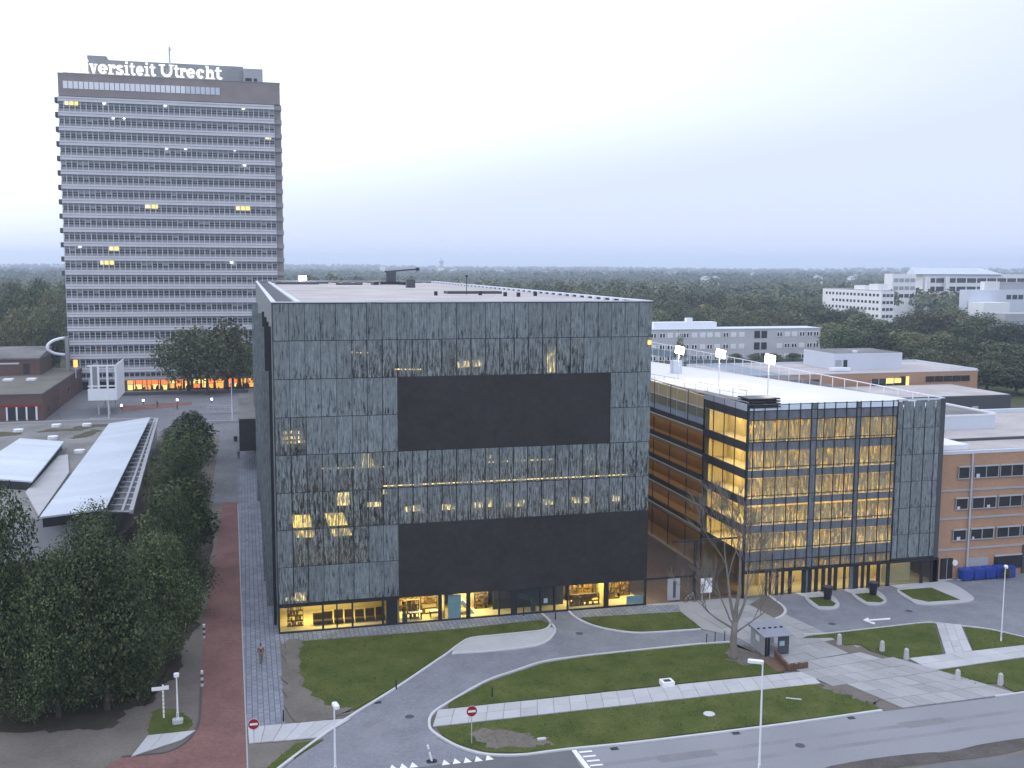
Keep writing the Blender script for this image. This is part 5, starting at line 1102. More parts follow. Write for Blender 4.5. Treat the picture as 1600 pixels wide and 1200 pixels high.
lw2 = [(141.21,10.44),(143.13,9.2),(143.41,10.39),(145.17,9.3),(146.45,10.77),(147.27,8.2)]
for i in range(0, 6, 2): mb = MB(); mb.box(lw2[i][0], Yb-.22, lw2[i+1][1], lw2[i+1][0], Yb-.175, lw2[i][1]); part('lit_window', mb, M['lityellow'], BB)
mb = MB(); mb.box(lw2[4][0]-1.4, Yb-.15, lw2[5][1], lw2[4][0]-.05, Yb-.03, lw2[4][1]); part('door', mb, M['darkmetal'], BB)
for i in range(5):
    w = (pw[5][0]-pw[4][0])/5; x = pw[4][0]+w*i; mb = MB(); mb.box(x+.1, Yb-.12, pw[5][1], x+w-.1, Yb-.02, pw[4][1]); part('window', mb, M['pane'], BB)
for i in range(8):
    x = xa+12+i*4.4; mb = MB(); mb.box(x, Yb-.12, pw[5][1]-.4, x+3.8, Yb-.02, pw[4][1]-.1); part('window', mb, M['pane'], BB)
hs_ = [(131.53,12.09),(139.25,11.63),(139.06,15.61),(150.91,15.43)]
mb = MB(); mb.box(hs_[0][0]+1, 118, zt-.1, hs_[3][0], 132, hs_[2][1]); part('roof_housing', mb, M['lightpanel'], BB)
mb = MB(); mb.box(hs_[0][0]+1.2, 118.2, hs_[2][1], hs_[3][0]-.2, 131.8, hs_[2][1]+.06); part('housing_roof', mb, M['roofbitumen'], BB)
mb = MB(); mb.box(hs_[0][0]+3.5, 117.9, zt, hs_[0][0]+4.5, 117.99, zt+2.2); part('door', mb, M['darkmetal'], BB); mb = MB(); mb.box(hs_[0][0]+1.4, 117.9, zt+.8, hs_[0][0]+3, 117.99, zt+2.2); part('louvre', mb, M['grey'], BB)
mb = MB(); mb.box(hs_[0][0]-1.5, 114, zt, hs_[0][0]+3, 116, zt+.7); part('cooling_unit', mb, M['whitemetal'], BB); mb = MB(); mb.cyl(hs_[1][0], 120, hs_[2][1], hs_[2][1]+.5, .6); part('vent', mb, M['whitemetal'], BB)
# dark low block in front of it
dk = [(138.42,8.89),(157.17,8.95),(157.6,2.8)]
DB = thing('dark_low_block', 'dark flat-roofed block with gravel roof behind the brick office', 'building', (120, 88, 0))
mb = MB(); mb.box(80, 88, 0, dk[1][0], 108, dk[1][1]-.1); part('wall', mb, M['darkgrey'], DB); mb = MB(); mb.box(80, 88.2, dk[1][1]-.1, dk[1][0]-.2, 107.8, dk[1][1]); part('roof', mb, M['roofgravel'], DB)
mb = MB(); mb.box(dk[0][0]+9, 87.8, 5, dk[0][0]+10.5, 87.98, 6.6); part('vent', mb, M['steel'], DB)
# ------------------------------------------------------------------ grey apartment block
Ya = 270.0
ap = [(147.63,13.17),(219.59,11.72),(150.82,10.94),(150.88,8)]
AB = thing('grey_slab_block', 'long pale grey three-storey block with paired white-framed windows behind the garage', 'housing block', (ap[0][0], Ya, 0))
az = ap[1][1]; ax0, ax1 = ap[0][0]-25, ap[1][0]
mb = MB(); mb.box(ax0, Ya, 0, ax1, Ya+12, az); part('wall', mb, M['slabwall'], AB)
mb = MB(); mb.box(ax0, Ya-.2, az, ax1+.2, Ya+12, az+.3); part('roof', mb, M['lightpanel'], AB)
rb = [(150.71,13.1),(177.01,14.36)]
mb = MB(); mb.box(rb[0][0], 275, az+.3, rb[1][0], 280, rb[1][1]); part('roof_block', mb, M['whitemetal'], AB); mb = MB(); mb.box(rb[0][0]+14, 276, rb[1][1], rb[0][0]+16.5, 278, rb[1][1]+1.6); part('chimney', mb, M['whitemetal'], AB)
mf = MB().box(-1.15, -.12, -.95, 1.15, -.02, .95).mesh('window', M['white']); mpn = MB().box(-.95, -.17, -.75, -.2, -.125, .75).box(.25, -.17, -.75, .95, -.125, .75).mesh('pane', M['pane']); mbl = MB().box(-.95, -.17, -.6, .95, -.125, .8).mesh('blind', M['whitemetal'])
wy = [(182.91,9.59),(183.05,5.09),(183.19,0.83)]
for r in range(3):
    for i in range(20):
        px_ = [(148.49,9.99),(152.15,9.95),(155.31,9.91),(158.74,9.87),(161.92,9.83),(165.38,9.79),(168.86,9.75),(171.81,9.72),(175.04,9.68),(178.56,9.64),(181.82,9.61),(185.36,9.57),(191.95,9.49),(194.99,9.45),(201.66,9.38),(205.01,9.34),(208.09,9.3),(211.47,9.27),(214.87,9.23),(217.71,9.19)][i]
        dark = i in (12, 13)
        if dark:
            mb = MB(); mb.box(px_[0]-1.2, Ya-.14, wy[r][1]-1.4, px_[0]+1.2, Ya-.02, wy[r][1]+1.4); part('loggia', mb, M['darkmetal'], AB)
            continue
        w = piece('window', mf, AB, (px_[0], Ya, wy[r][1])); piece('blind' if rnd.random() < .3 else 'pane', mbl if rnd.random() < .3 else mpn, w, (px_[0], Ya, wy[r][1]))
# ------------------------------------------------------------------ white hospital-like complex on the far right
hz = [(394.01,21.24),(441.36,18.94),(450.65,31.3),(473.28,32.75),(544.11,31.58),(473.67,25.84),(538.93,25.91),(452.17,2.8),(451.1,32.68)]
wx, wy0, wy1, wz_ = 387.6, 480.0, 549.4, 21.1
HB = thing('white_low_wing', 'white block with rows of small windows in front of the far white complex', 'white building', (wx, wy0, 0))
mb = MB(); mb.box(wx, wy0, 0, wx+9, wy1, wz_); part('wall', mb, M['white'], HB); mb = MB(); mb.box(wx-.1, wy0-.1, wz_, wx+9.1, wy1+.1, wz_+.35); part('roof', mb, M['grey'], HB)
mb = MB(); mb.box(wx+2, 487, wz_+.35, wx+8.5, 497, wz_+4.2); mb.box(wx+2.5, 503, wz_+.35, wx+8, 515, wz_+3); part('roof_housing', mb, M['white'], HB)
for r in range(4):
    mb = MB(); mf_ = MB(); zz = wz_-3.6-r*4.4
    for i in range(15):
        y = wy0+3+i*4.15+(i//3)*.5
        if r == 1 and i > 12: continue
        mb.box(wx-.12, y, zz, wx-.02, y+2.3, zz+1.7)
    part('window_row', mb, M['pane'], HB, kind='stuff')
    for i in range(3): mf_.box(wx+.8+i*2.7, wy0-.12, zz-.2, wx+2.9+i*2.7, wy0-.02, zz+1.7)
    part('window_row', mf_, M['tower_pane'], HB, kind='stuff')
HC = thing('white_complex', 'wide white complex with long window bands and pale roof at far right', 'white building', (hz[2][0], 565, 0))
zc = hz[2][1]
mb = MB(); mb.box(hz[2][0]+3, 566, 0, hz[3][0], 576, zc); part('wall', mb, M['white'], HC)
ux = [(503.25,31.58),(572.43,31.8)]
u0, u1 = ux[0][0], ux[1][0]
mb = MB(); mb.box(u0, 600, 12, u1+90, 609, zc-.5); part('upper_storeys', mb, M['white'], HC)
mb = MB(); mb.box(u0, 599, 0, u1+90, 609, 12); part('dark_base', mb, M['darkgrey'], HC)
mb = MB(); mb.add([(u0-7,598,zc-.4),(u1+2,598,zc-.4),(u1-12,608,zc+4.6),(u0-5,608,zc+4.6),(u1+2,611,zc-.4),(u0-7,611,zc-.4)], [(0,1,2,3),(1,4,2),(0,3,5),(2,4,5,3)]); part('roof', mb, M['sheetroof'], HC)
for k, z in enumerate((zc-4.5, zc-10.2, zc-15.8)):
    mb = MB()
    for i in range(4): x = hz[2][0]+4.2+i*4.6; (mb.box(x, 565.85, z-1.4, x+3.7, 565.98, z+1.2) if x+3.7 < hz[3][0] else None)
    part('window_row', mb, M['tower_blind'] if k < 2 else M['pane'], HC, kind='stuff')
for z in (zc-5, zc-11.5):
    mb = MB()
    for i in range(16): x = u0+3+i*9.2; mb.box(x, 599.8, z-1.9, x+8, 599.98, z+1.6)
    part('window_row', mb, M['pane'], HC, kind='stuff')
for px_ in (u0+1.0, u0+18):
    mb = MB(); mb.box(px_, 596, 0, px_+3.2, 598.5, zc-2); part('column', mb, M['white'], HC)
mb = MB(); mb.box(u0+6, 598.7, 12.6, u0+14, 598.95, 16.0); part('lit_window', mb, M['litorange'], HC)
HD = thing('pale_annex', 'pale annex with beige stair block at the right edge before the white complex', 'white building', (hz[4][0]-5, 470, 0))
hd = [(442.23,22),(485.13,19.09),(456.6,27.28),(467.95,22.39)]
mb = MB(); mb.box(hd[0][0], 470, 0, hd[0][0]+120, 477, hd[0][1]); part('wall', mb, M['lightpanel'], HD); mb = MB(); mb.box(hd[2][0], 472, hd[0][1], hd[3][0], 476, hd[2][1]); part('stair_block', mb, M['deck'], HD); mb = MB(); mb.box(hd[3][0], 473, hd[0][1]-.1, hd[3][0]+80, 476.5, hd[2][1]-.3); part('upper_block', mb, M['grey'], HD)
mb = MB()
for i in range(8): mb.box(hd[3][0]+4+i*4.5, 469.8, hd[0][1]-6, hd[3][0]+7.5+i*4.5, 469.98, hd[0][1]-3.2)
part('window_row', mb, M['pane'], HD, kind='stuff')
mb = MB(); mb.box(hd[0][0]+1, 455, 0, hd[0][0]+20, 469.5, hd[0][1]-7.5); part('front_wing', mb, M['white'], HD)
HE = thing('grey_white_house', 'small pale house half hidden by trees at the right edge', 'house', (400, 400, 0)); he = [(397.08,6.2),(409.02,11.32)]
mb = MB(); mb.box(he[0][0], 380, 0, he[0][0]+30, 395, he[0][1]+1); part('wall', mb, M['lightpanel'], HE); mb = MB(); mb.box(he[0][0]-1, 379, he[0][1]+1, he[0][0]+31, 396, he[1][1]); part('roof', mb, M['grey'], HE)
mb = MB(); [mb.box(he[0][0]+3+i*4, 379.8, he[0][1]-3.5, he[0][0]+5+i*4, 379.98, he[0][1]-1.5) for i in range(6)]; part('window_row', mb, M['pane'], HE, kind='stuff')
# distant white houses and lights over the woods
fb = [(742.78,1500,8.79,16.14),(760.12,1500,7.75,10.43),(1069.16,1700,8.04,13.75),(1081.7,1600,8.51,15.89),(651.96,3600,20.02,37.14),(686.82,3600,27,20.98),(758.21,3700,19.94,33.75),(974.63,2100,7.22,25.1),(826.18,3300,20.11,30.86),(1401.68,2600,10.07,17.94),(977.49,2700,13.29,22.92),(1028.12,2400,11.3,17.57),(514.48,3900,30.1,19.6),(895.09,3000,18.14,20.54),(1280.5,1900,7.79,18.72)]
FBL = 'small pale building rising from the distant woods'
for i, (x, y, h, w) in enumerate(fb):
    t = thing('distant_house', FBL, 'house', (x, y, 0), 'pale buildings far off in the woods'); mb = MB(); mb.box(x-w/2, y, 0, x+w/2, y+12, max(h, 16)); part('wall', mb, M['white'], t)
    mb = MB(); mb.vprism([(x-w/2-.5,max(h,16)),(x+w/2+.5,max(h,16)),(x,max(h,16)+4)], y-.5, y+12.5); part('roof', mb, M['grey'], t)
for i, (x, y, h, w) in enumerate([(619.09,1200,13.04,2.83),(473.13,900,9.05,1.45),(1016.66,1500,11.22,3.73)]):
    t = thing('distant_lamp', ('bright white lamp above the mid-distance woods', 'small orange lamp below the white one in the woods', 'warm lamp before the white complex in the woods')[i], 'lamp', (x, y, 0)); mb = MB(); mb.cyl(x, y, 0, h-1, .3); part('mast', mb, M['steel'], t)
    mb = MB(); mb.box(x-w/3, y-.5, h-1, x+w/3, y+.5, h+1); part('lamp_head', mb, M['lampwhite'] if i == 0 else M['lityellow'], t)
t = thing('distant_tower', 'tiny far transmitter tower on the horizon', 'tower', [(798.65,4200,52.01,8.12)][0][:2]+(0,)); x, y, h, w = [(798.66,4200,57.3,8.12)][0]
mb = MB(); mb.box(x-6, y, 0, x+6, y+10, h-14); part('shaft', mb, M['grey'], t); mb = MB(); mb.box(x-9, y-1, h-14, x+9, y+11, h-4); mb.box(x-2, y, h-4, x+2, y+4, h+6); part('head', mb, M['grey'], t)

# ------------------------------------------------------------------ trees
def crown_mesh(name, seed, n, leaf, mat, lobes=9, base=.16, slim=1.0):
    """leaf faces spread through lumpy lobes; unit tree: height 1, crown width about 1"""
    R = np.random.RandomState(seed); L_ = []
    for i in range(lobes):
        t = (i+.5)/lobes; z = base+.16+(.70-base)*t+R.uniform(-.05, .05); a = i*2.4+R.uniform(0, .8)
        rr = (.30*sin(pi*min(1, .25+.75*t))**.8)*R.uniform(.55, 1.0) if i < lobes-1 else .03
        s = R.uniform(.15, .23)*(1.0 if t < .75 else .8); L_.append((rr*cos(a), rr*sin(a), z, s*slim, s*slim, s*.9))
    L_.append((0, 0, base+.38, .27*slim, .27*slim, .30))
    L_ = np.array(L_); wt = L_[:, 3]**2; wt /= wt.sum()
    k = R.choice(len(L_), n, p=wt); d = R.normal(size=(n, 3)); d /= np.linalg.norm(d, axis=1)[:, None]
    rad = R.uniform(.40, 1.06, n)**.6
    ph = R.uniform(0, 6.28, 4); th_ = np.arctan2(d[:, 1], d[:, 0]); rad = rad*(1+.16*np.sin(5*th_+ph[0]+k)*np.sin(6*d[:, 2]+ph[1]+2*k)+.10*np.sin(11*th_+ph[2]+3*k))
    rad = np.where(R.uniform(0, 1, n) < .05, rad*R.uniform(1.05, 1.3, n), rad)
    # small clumps: pull leaves toward random clump directions so that gaps open between them
    c = L_[k, :3]+d*L_[k, 3:6]*rad[:, None]
    cl = R.randint(0, max(8, n//22), n); cc = c[R.randint(0, n, cl.max()+1)]
    near = cc[cl]; pull = (np.linalg.norm(near-c, axis=1) < .16)[:, None]; c = np.where(pull, c*.35+near*.65+R.normal(size=(n, 3))*.018, c)
    c[:, 2] = np.maximum(c[:, 2], base-.02)
    nrm = d*.7+R.normal(size=(n, 3))*.6+np.array([0, 0, .35]); nrm /= np.linalg.norm(nrm, axis=1)[:, None]
    t1 = np.cross(nrm, R.normal(size=(n, 3))); t1 /= np.linalg.norm(t1, axis=1)[:, None]; t2 = np.cross(nrm, t1)
    s = leaf*R.uniform(.6, 1.35, n)[:, None]
    v = np.empty((n, 4, 3)); v[:, 0] = c-t1*s; v[:, 1] = c-t2*s*.55; v[:, 2] = c+t1*s; v[:, 3] = c+t2*s*.55
    me = bpy.data.meshes.new(name); me.vertices.add(n*4); me.vertices.foreach_set('co', v.astype(np.float32).ravel())
    me.loops.add(n*4); me.loops.foreach_set('vertex_index', np.arange(n*4, dtype=np.int32)); me.polygons.add(n)
    me.polygons.foreach_set('loop_start', np.arange(0, n*4, 4, dtype=np.int32)); me.polygons.foreach_set('loop_total', np.full(n, 4, dtype=np.int32))
    me.materials.append(mat); me.update(); me.validate(); return me
def trunk_mesh(name, seed, mat, limbs=7):
    r = random.Random(seed); mb = MB()
    mb.tube([(0,0,-.01),(.004,.002,.12),(.0,-.006,.3),(.01,.0,.5),(.0,.01,.74)], [.026,.020,.016,.012,.005], 8)
    for i in range(limbs):
        a = i*2.4+r.uniform(0,.6); z = .2+.42*i/limbs; l = r.uniform(.2,.32); p1 = (l*.5*cos(a), l*.5*sin(a), z+.10); p2 = (l*cos(a), l*sin(a), z+.24)
        mb.tube([(0,0,z),p1,p2], [.010,.007,.003], 5)
    return mb.mesh(name, mat)
TRK = [trunk_mesh('trunk', i, M['bark']) for i in range(3)]
HI = [crown_mesh('crown', 10+i, 26000, .0098, M['leafdark'], 15, .0) for i in range(4)]
MIDD = [crown_mesh('crown', 30+i, 5200, .021, M['leafdark'], 9) for i in range(2)]
MIDO = [crown_mesh('crown', 40+i, 4600, .022, M['leafolive'], 9) for i in range(3)]
LOW = [crown_mesh('crown', 50+i, 1500, .036, M['leaffar'], 8) for i in range(4)]
def tree(x, y, h, w, crown, label, group=None, cat='tree', name='tree', z=0):
    t = thing(name, label, cat, (x, y, z), group, rnd.uniform(0, 6.28)); t.scale = (w, w, h)
    for n_, me in (('trunk', rnd.choice(TRK)), ('crown', rnd.choice(crown))):
        o = bpy.data.objects.new(n_, me); COL.objects.link(o); o.parent = t
    return t
AV = 'trees along the red cycle path'
near = [(-14.09,-14.38,16.32,12.25),(-21.82,-13,18.98,11.04),(-17.66,-15,14.87,9.87),(-10.67,-5.68,13.82,10.45),(-10.12,8.44,12.78,9.45),(-17.11,2.52,13.16,11.4)]
LBN = ['large dark tree with a visible trunk beside the light signpost', 'large dark tree cut off by the left edge of the picture, nearest row', 'broad dark tree between the left edge tree and the one with a visible trunk',
       'dark tree leaning over the cycle path beside the striped posts', 'dark tree in front of the low hall reaching the cycle path', 'dark tree just below the end of the long white roof strip']
for (x, y, h, w), lb in zip(near, LBN): tree(x, y, h, w*1.0, HI, lb, AV, 'tree', 'broadleaf_tree')
mid = [(-10.08,22.2,11.68,8.75),(-10.95,43.45,12.28,8.71),(-12.03,70.73,11.4,9.31),(-12.77,95.02,9.67,9.52)]
LBM = ['tall dark avenue tree at the bend of the red path, nearest of the straight row', 'second tall tree of the straight row along the pavement', 'third tree of the straight row, beside the far end of the white roof', 'furthest tree of the straight row, nearest to the square']
for (x, y, h, w), lb in zip(mid, LBM): tree(x, y, h*1.03, w*1.3, HI if h > 12 else MIDD, lb, AV, 'tree', 'broadleaf_tree')
side = [(-12.08,21.4,9.72,7.7),(-13.06,40.52,9.02,7.6),(-14.34,59.77,8.25,7.36),(-15.18,81.9,8.24,7.28)]
LBS = ['dark tree between the low hall wall and the avenue row, nearest', 'dark tree beside the glazed roof strip of the low hall', 'dark tree behind the one beside the glazed roof strip', 'small dark tree at the far corner of the low hall']
for (x, y, h, w), lb in zip(side, LBS): tree(x, y, h, w*1.2, HI, lb, AV, 'tree', 'broadleaf_tree')
und = [(-20.23,-14.37,8.41,7.99),(-16.75,-12.06,8.98,7.5),(-12.4,-10.41,9.8,6.24),(-24.48,2.56,9.88,8.96),(-12.38,22.74,7.56,7.7)]
LBU = ['dark undergrowth bush at the foot of the left edge trees', 'dark bush beside the visible trunk', 'dark bush behind the signpost under the trees', 'dark bush at the left edge behind the nearest row', 'dark bush beside the low hall wall']
for (x, y, h, w), lb in zip(und, LBU): tree(x, y, h*.9, w, HI, lb, 'bushes under the near trees', 'bush', 'bush')
# two big trees before the tower and the shrub mass round it
for (x, y, h, w), lb in zip([(-17.97,200,19.13,15.21),(-7.77,204,20.26,16.7),(-12.8,196,17.2,13.52),(-3.35,202,14.91,8.75)], ['left one of the broad olive trees standing before the tower entrance', 'right and tallest of the broad olive trees before the tower entrance', 'lower olive tree between the two broad ones before the tower', 'narrow olive tree at the right of the group before the tower, beside the library corner']):
    tree(x, y, h*1.06, w*1.35, MIDO, lb, 'trees before the tower', 'tree', 'broadleaf_tree')
# wood to the left of the tower
WL = 'trees of the wood left of the tower'
for x, y, h, w in [(-89.1,330,26.01,15.61),(-83.4,340,29.25,17.25),(-74.2,330,27.46,13.62),(-78.62,290,22.98,14.28),(-69.36,280,22.21,14),(-62.49,270,23.61,9.8),(-76.24,260,17.9,11.22),(-67.49,250,17.36,11.04),(-61.07,245,18.56,10.92),(-62.73,238,15.08,8.19),(-95.19,320,24.37,15.12),(-85.44,270,19.54,13.3),(-83.46,420,30.4,13.75),(-106.7,430,29.64,16.5),(-99.13,450,30.05,17.34)]:
    tree(x, y, h, w*1.2, MIDO, 'olive green tree in the wood left of the tower', WL)
# wood behind the library, by rows of distance
WC = 'trees of the wood behind the library'
rowsC = [(28.96,700,26.86,20.68),(45.25,720,30.1,24.3),(66.41,740,30.53,30.18),(82.36,700,28.92,27.22),(100.55,690,28.11,24.25),(118.49,680,27.78,26.19),(134.38,660,27.57,24.86),(141.29,600,26.54,26.76),(163.83,620,27.2,27.9),(172.24,580,26.87,27.59),(184.46,560,26.33,27.09),(202.01,560,26.78,26.58),(206.36,520,26.17,26.94),(230.53,540,27.53,29.11),(232.59,500,27.31,29.33),(241.05,480,26.1,27.06),(244.14,450,24.81,27.58),(255.24,440,23.94,25.87),(260.94,420,22.65,26.81),(276.36,420,21.58,25.61),(286.35,410,20.45,23.16),(294.08,400,18.67,22.98),(180.52,460,24.96,22.74),(195.98,450,25.16,24.19),(203.2,420,23.73,24.02),(208.67,390,21.2,23.03),(216.97,370,19.27,22.44),(227.41,360,18.34,21.63),(237.43,350,17.45,22.18),(249.87,345,15.77,20.22),(193.77,330,17.28,17.36),(175.36,330,18.51,18.24),(206.96,325,15.71,18.72),(221.1,322,14.62,17.64),(166.58,470,24.76,22.8),(154.95,490,25.11,23.28),(143.91,500,24.16,21.84),(132.79,520,24.15,22.29),(120.84,540,24.56,21.92),(112.22,560,25,20.75)]
for i, (x, y, h, w) in enumerate(rowsC): tree(x, y, h, w*1.15, MIDO if y < 480 else LOW, 'olive green tree in the wood behind the library and garage', WC)
WR = 'trees of the wood on the right'
for x, y, h, w in [(261.02,330,18.11,26.64),(256.79,300,17.08,26.38),(272.81,300,13.34,25.6),(286.97,300,19.16,31.1),(303.26,300,19.93,31.78),(302.4,280,17.95,25.6),(308.76,270,14.33,25.28),(321.48,270,14.23,25.68),(211.55,240,15.47,21.28),(218.36,230,13.65,21.04),(229.31,225,14.53,22.18),(235.1,215,14.39,21.84),(240.32,205,13.85,20.48),(240.84,190,12.69,22.32),(244.7,180,11.28,22.05),(209.49,160,9.51,17.68),(211.12,150,8.52,19.44),(214.95,180,10.69,16.31),(210.65,190,11,14.28),(328.16,420,14.32,24.36),(320.06,380,9.55,22.92),(239.86,300,13.32,17.3),(225.8,176,10.84,16.52)]:
    tree(x, y, h, w*1.15, MIDD if rnd.random() < .45 else MIDO, 'dark green tree in the wood right of the garage', WR)
tr_ = [(93.97,120,21.6,4.74)][0]
tree(tr_[0], tr_[1], tr_[2], tr_[3], MIDO, 'small yellowing tree beyond the garage deck before the grey slab block', None)
for x, y, h, w in [(179.13,262,3.31,8.04),(187.21,262,2.68,8.1),(195.34,262,2.8,8.19),(203.57,262,2.42,8.28)]: tree(x, y, max(h, 3), w*1.1, MIDO, 'low dark shrub at the foot of the grey slab block', 'shrubs before the grey slab block', 'shrub', 'shrub')
# the wood further off: hundreds of crowns merging into one mass
def forest(name, seed, n, dmin, dmax, hmin, hmax, nl, ls):
    R = np.random.RandomState(seed); u = R.uniform(0, 1, n); d = dmin*(dmax/dmin)**u; a = R.uniform(YAW-.62, YAW+.62, n)
    X = d*np.sin(a)-2.6; Y = d*np.cos(a)-101; H = R.uniform(hmin, hmax, n)
    ridge = np.where(d > 4500, np.clip((d-4500)/1800, 0, 1)*14*(.8+.3*np.sin(a*9+1)+.2*np.sin(a*23)), 0)
    tot = n*nl; k = np.repeat(np.arange(n), nl); dd = R.normal(size=(tot, 3)); dd /= np.linalg.norm(dd, axis=1)[:, None]; dd[:, 2] = np.abs(dd[:, 2])
    r = H[k]*R.uniform(.38, .5, tot)
    c = np.stack([X[k]+dd[:, 0]*r, Y[k]+dd[:, 1]*r, ridge[k]+H[k]*.45+dd[:, 2]*H[k]*.5*R.uniform(.7, 1.05, tot)], 1)
    nr = dd+R.normal(size=(tot, 3))*.5; nr /= np.linalg.norm(nr, axis=1)[:, None]
    t1 = np.cross(nr, R.normal(size=(tot, 3))); t1 /= np.linalg.norm(t1, axis=1)[:, None]; t2 = np.cross(nr, t1); s = (ls*H[k]*R.uniform(.7, 1.3, tot)*np.clip(d[k]/2500, 1, 3)**.5)[:, None]
    v = np.stack([c-t1*s, c-t2*s*.7, c+t1*s, c+t2*s*.7], 1)
    me = bpy.data.meshes.new(name); me.vertices.add(tot*4); me.vertices.foreach_set('co', v.astype(np.float32).ravel()); me.loops.add(tot*4); me.loops.foreach_set('vertex_index', np.arange(tot*4, dtype=np.int32))
    me.polygons.add(tot); me.polygons.foreach_set('loop_start', np.arange(0, tot*4, 4, dtype=np.int32)); me.polygons.foreach_set('loop_total', np.full(tot, 4, dtype=np.int32)); me.materials.append(M['leaffar']); me.update(); me.validate()
    o = bpy.data.objects.new(name, me); COL.objects.link(o); o['kind'] = 'stuff'; o['label'] = 'distant wood merging into one dark green mass below the horizon'
forest('far_wood', 3, 2600, 760, 2200, 14, 22, 70, .085)
forest('far_wood', 4, 5200, 2000, 7300, 15, 24, 26, .16)
ORD = ['first', 'second', 'third', 'fourth', 'fifth', 'sixth', 'seventh', 'eighth', 'ninth', 'tenth', 'eleventh', 'twelfth', 'thirteenth', 'fourteenth', 'fifteenth', 'sixteenth', 'seventeenth', 'eighteenth', 'nineteenth', 'twentieth']
def rank(group, base, bands):
    """tell the trees of one wood apart by depth and order from the left"""
    ts = [o for o in COL.objects if o.get('group') == group]
    ts.sort(key=lambda o: o.location.y); n = len(bands); q = [ts[i*len(ts)//n:(i+1)*len(ts)//n] for i in range(n)]
    for b, l in zip(bands, q):
        l.sort(key=lambda o: (o.location.x+2.6)/(o.location.y+101))
        for i, o in enumerate(l): o['label'] = base+(', '+b if b else '')+', '+ORD[i]+' from the left'
rank(WL, 'olive green tree in the wood left of the tower', ('near row', 'far row'))
rank(WC, 'olive tree in the wood behind the library', ('near row', 'middle row', 'far row'))
rank(WR, 'dark tree in the wood right of the garage', ('near row', 'far row'))
rank('shrubs before the grey slab block', 'low dark shrub before the grey slab block', ('',))
rank('pale buildings far off in the woods', 'small pale house in the distant woods', ('nearer row', 'further row'))
# bare tree by the garage
def bare_tree():
    bx, by = (40.4,-16.49); t = thing('bare_tree', 'leafless tree with spreading branches in front of the parking garage', 'tree', (bx, by, 0)); r = random.Random(5)
    mb = MB(); mb.tube([(bx,by,-.1),(bx,by,.5),(bx-.05,by,2.2),(bx+.05,by,3.6)], [.48,.36,.30,.28], 10); part('trunk', mb, M['bareb'], t, smooth=True)
    limbs = MB(); tw = MB()
    def grow(p, d, ln, rad, depth):
        pts = [p]; rs = [rad]; q = Vector(p); dd = Vector(d).normalized(); n = 4
        for i in range(n):
            dd = (dd+Vector((r.uniform(-.16,.16), r.uniform(-.16,.16), r.uniform(-.02,.16)))).normalized(); q = q+dd*ln/n; pts.append(tuple(q)); rs.append(rad*(1-.5*(i+1)/n))
        (limbs if depth > 2 else tw).tube(pts, rs, 7 if depth > 3 else (5 if depth > 2 else 3), depth > 2)
        if depth <= 0: return
        m = 3 if depth > 3 else (5 if depth > 1 else 4)
        for i in range(m):
            j = min(n, 1+int(r.uniform(.35, 1.0)*n)) if i else n; a = r.uniform(0, 2*pi); sp = r.uniform(.28, .58)
            side = Vector((cos(a), sin(a), r.uniform(-.1,.5))); nd = (dd*(1-sp*.45)+side*sp).normalized()
            grow(pts[j], nd, ln*r.uniform(.5, .72), max(.02, rs[j]*.66), depth-1)
    T = (bx+.05, by, 3.5)
    grow(T, (.10,.02,1), 5.8, .21, 4); grow(T, (-.16,.1,1), 5.4, .17, 4); grow((bx,by,3.2), (.26,-.1,1), 4.6, .16, 4)
    grow((bx-.1,by,2.9), (-1,-.15,.42), 3.9, .11, 3); grow((bx+.1,by,2.5), (1,-.1,.62), 3.8, .10, 3); grow((bx,by,3.1), (-.5,.7,.9), 3.6, .10, 3)
    part('limbs', limbs, M['bareb'], t); part('twigs', tw, M['bareb'], t, kind='stuff')
bare_tree()
for (x, y), wh in zip([(39.67,-12.27),(40.68,-11.99),(41.66,-12.05)], ('furthest from it', 'middle one', 'nearest to it')):
    mb = MB(); mb.cyl(x, y, 0, 1.0, .05, .05, 6); single('bike_post', mb, M['darkmetal'], 'thin dark post of three left of the bare tree, '+wh, 'post', (x, y, 0), 'thin posts left of the bare tree')

# ------------------------------------------------------------------ street furniture
def lamp_post(x, y, h, label, arm=.5, d=(0,-1), name='street_lamp', thick=.085, head=(.75,.30,.16)):
    t = thing(name, label, 'street lamp', (x, y, 0), 'lamp posts by the roads and paths')
    mb = MB(); mb.cyl(x, y, 0, .9, thick*1.35, thick*1.25, 10); mb.cyl(x, y, .9, h-.12, thick, thick*.62, 10); part('pole', mb, M['whitemetal'], t, smooth=False)
    mb = MB(); mb.tube([(x,y,h-.25),(x+d[0]*.12,y+d[1]*.12,h-.05),(x+d[0]*arm*.6,y+d[1]*arm*.6,h)], .05, 6); part('arm', mb, M['whitemetal'], t)
    a = math.atan2(d[1], d[0]); me = MB().bevbox(-head[0]/2, -head[1]/2, -head[2]/2, head[0]/2, head[1]/2, head[2]/2, .1).mesh('lamp_head', M['whitemetal']); piece('lamp_head', me, t, (x+d[0]*arm*.7, y+d[1]*arm*.7, h+.03), a)
    mb = MB(); mb.box(x-.03, y-thick*1.5, .5, x+.03, y-thick*1.2, .9); part('service_door', mb, M['grey'], t)
    return t
lt = [(2.88,-30.38,5.45,0.45),(32.1,-37.28,8.39,0.51),(67.69,-18.52,7.55,0.44),(-5.78,144,9.01,0.71),(-33.61,154.21,9.71,0.56)]
lamp_post(lt[0][0], lt[0][1], lt[0][2], 'white street lamp beside the slab path left of the curved access road', .5, (.2,-.98), head=(.9,.36,.22))
lamp_post(lt[1][0], lt[1][1], lt[1][2], 'tall white street lamp at the roadside lawn in front of the shelter', .7, (-.85,.5), head=(1.1,.36,.2))
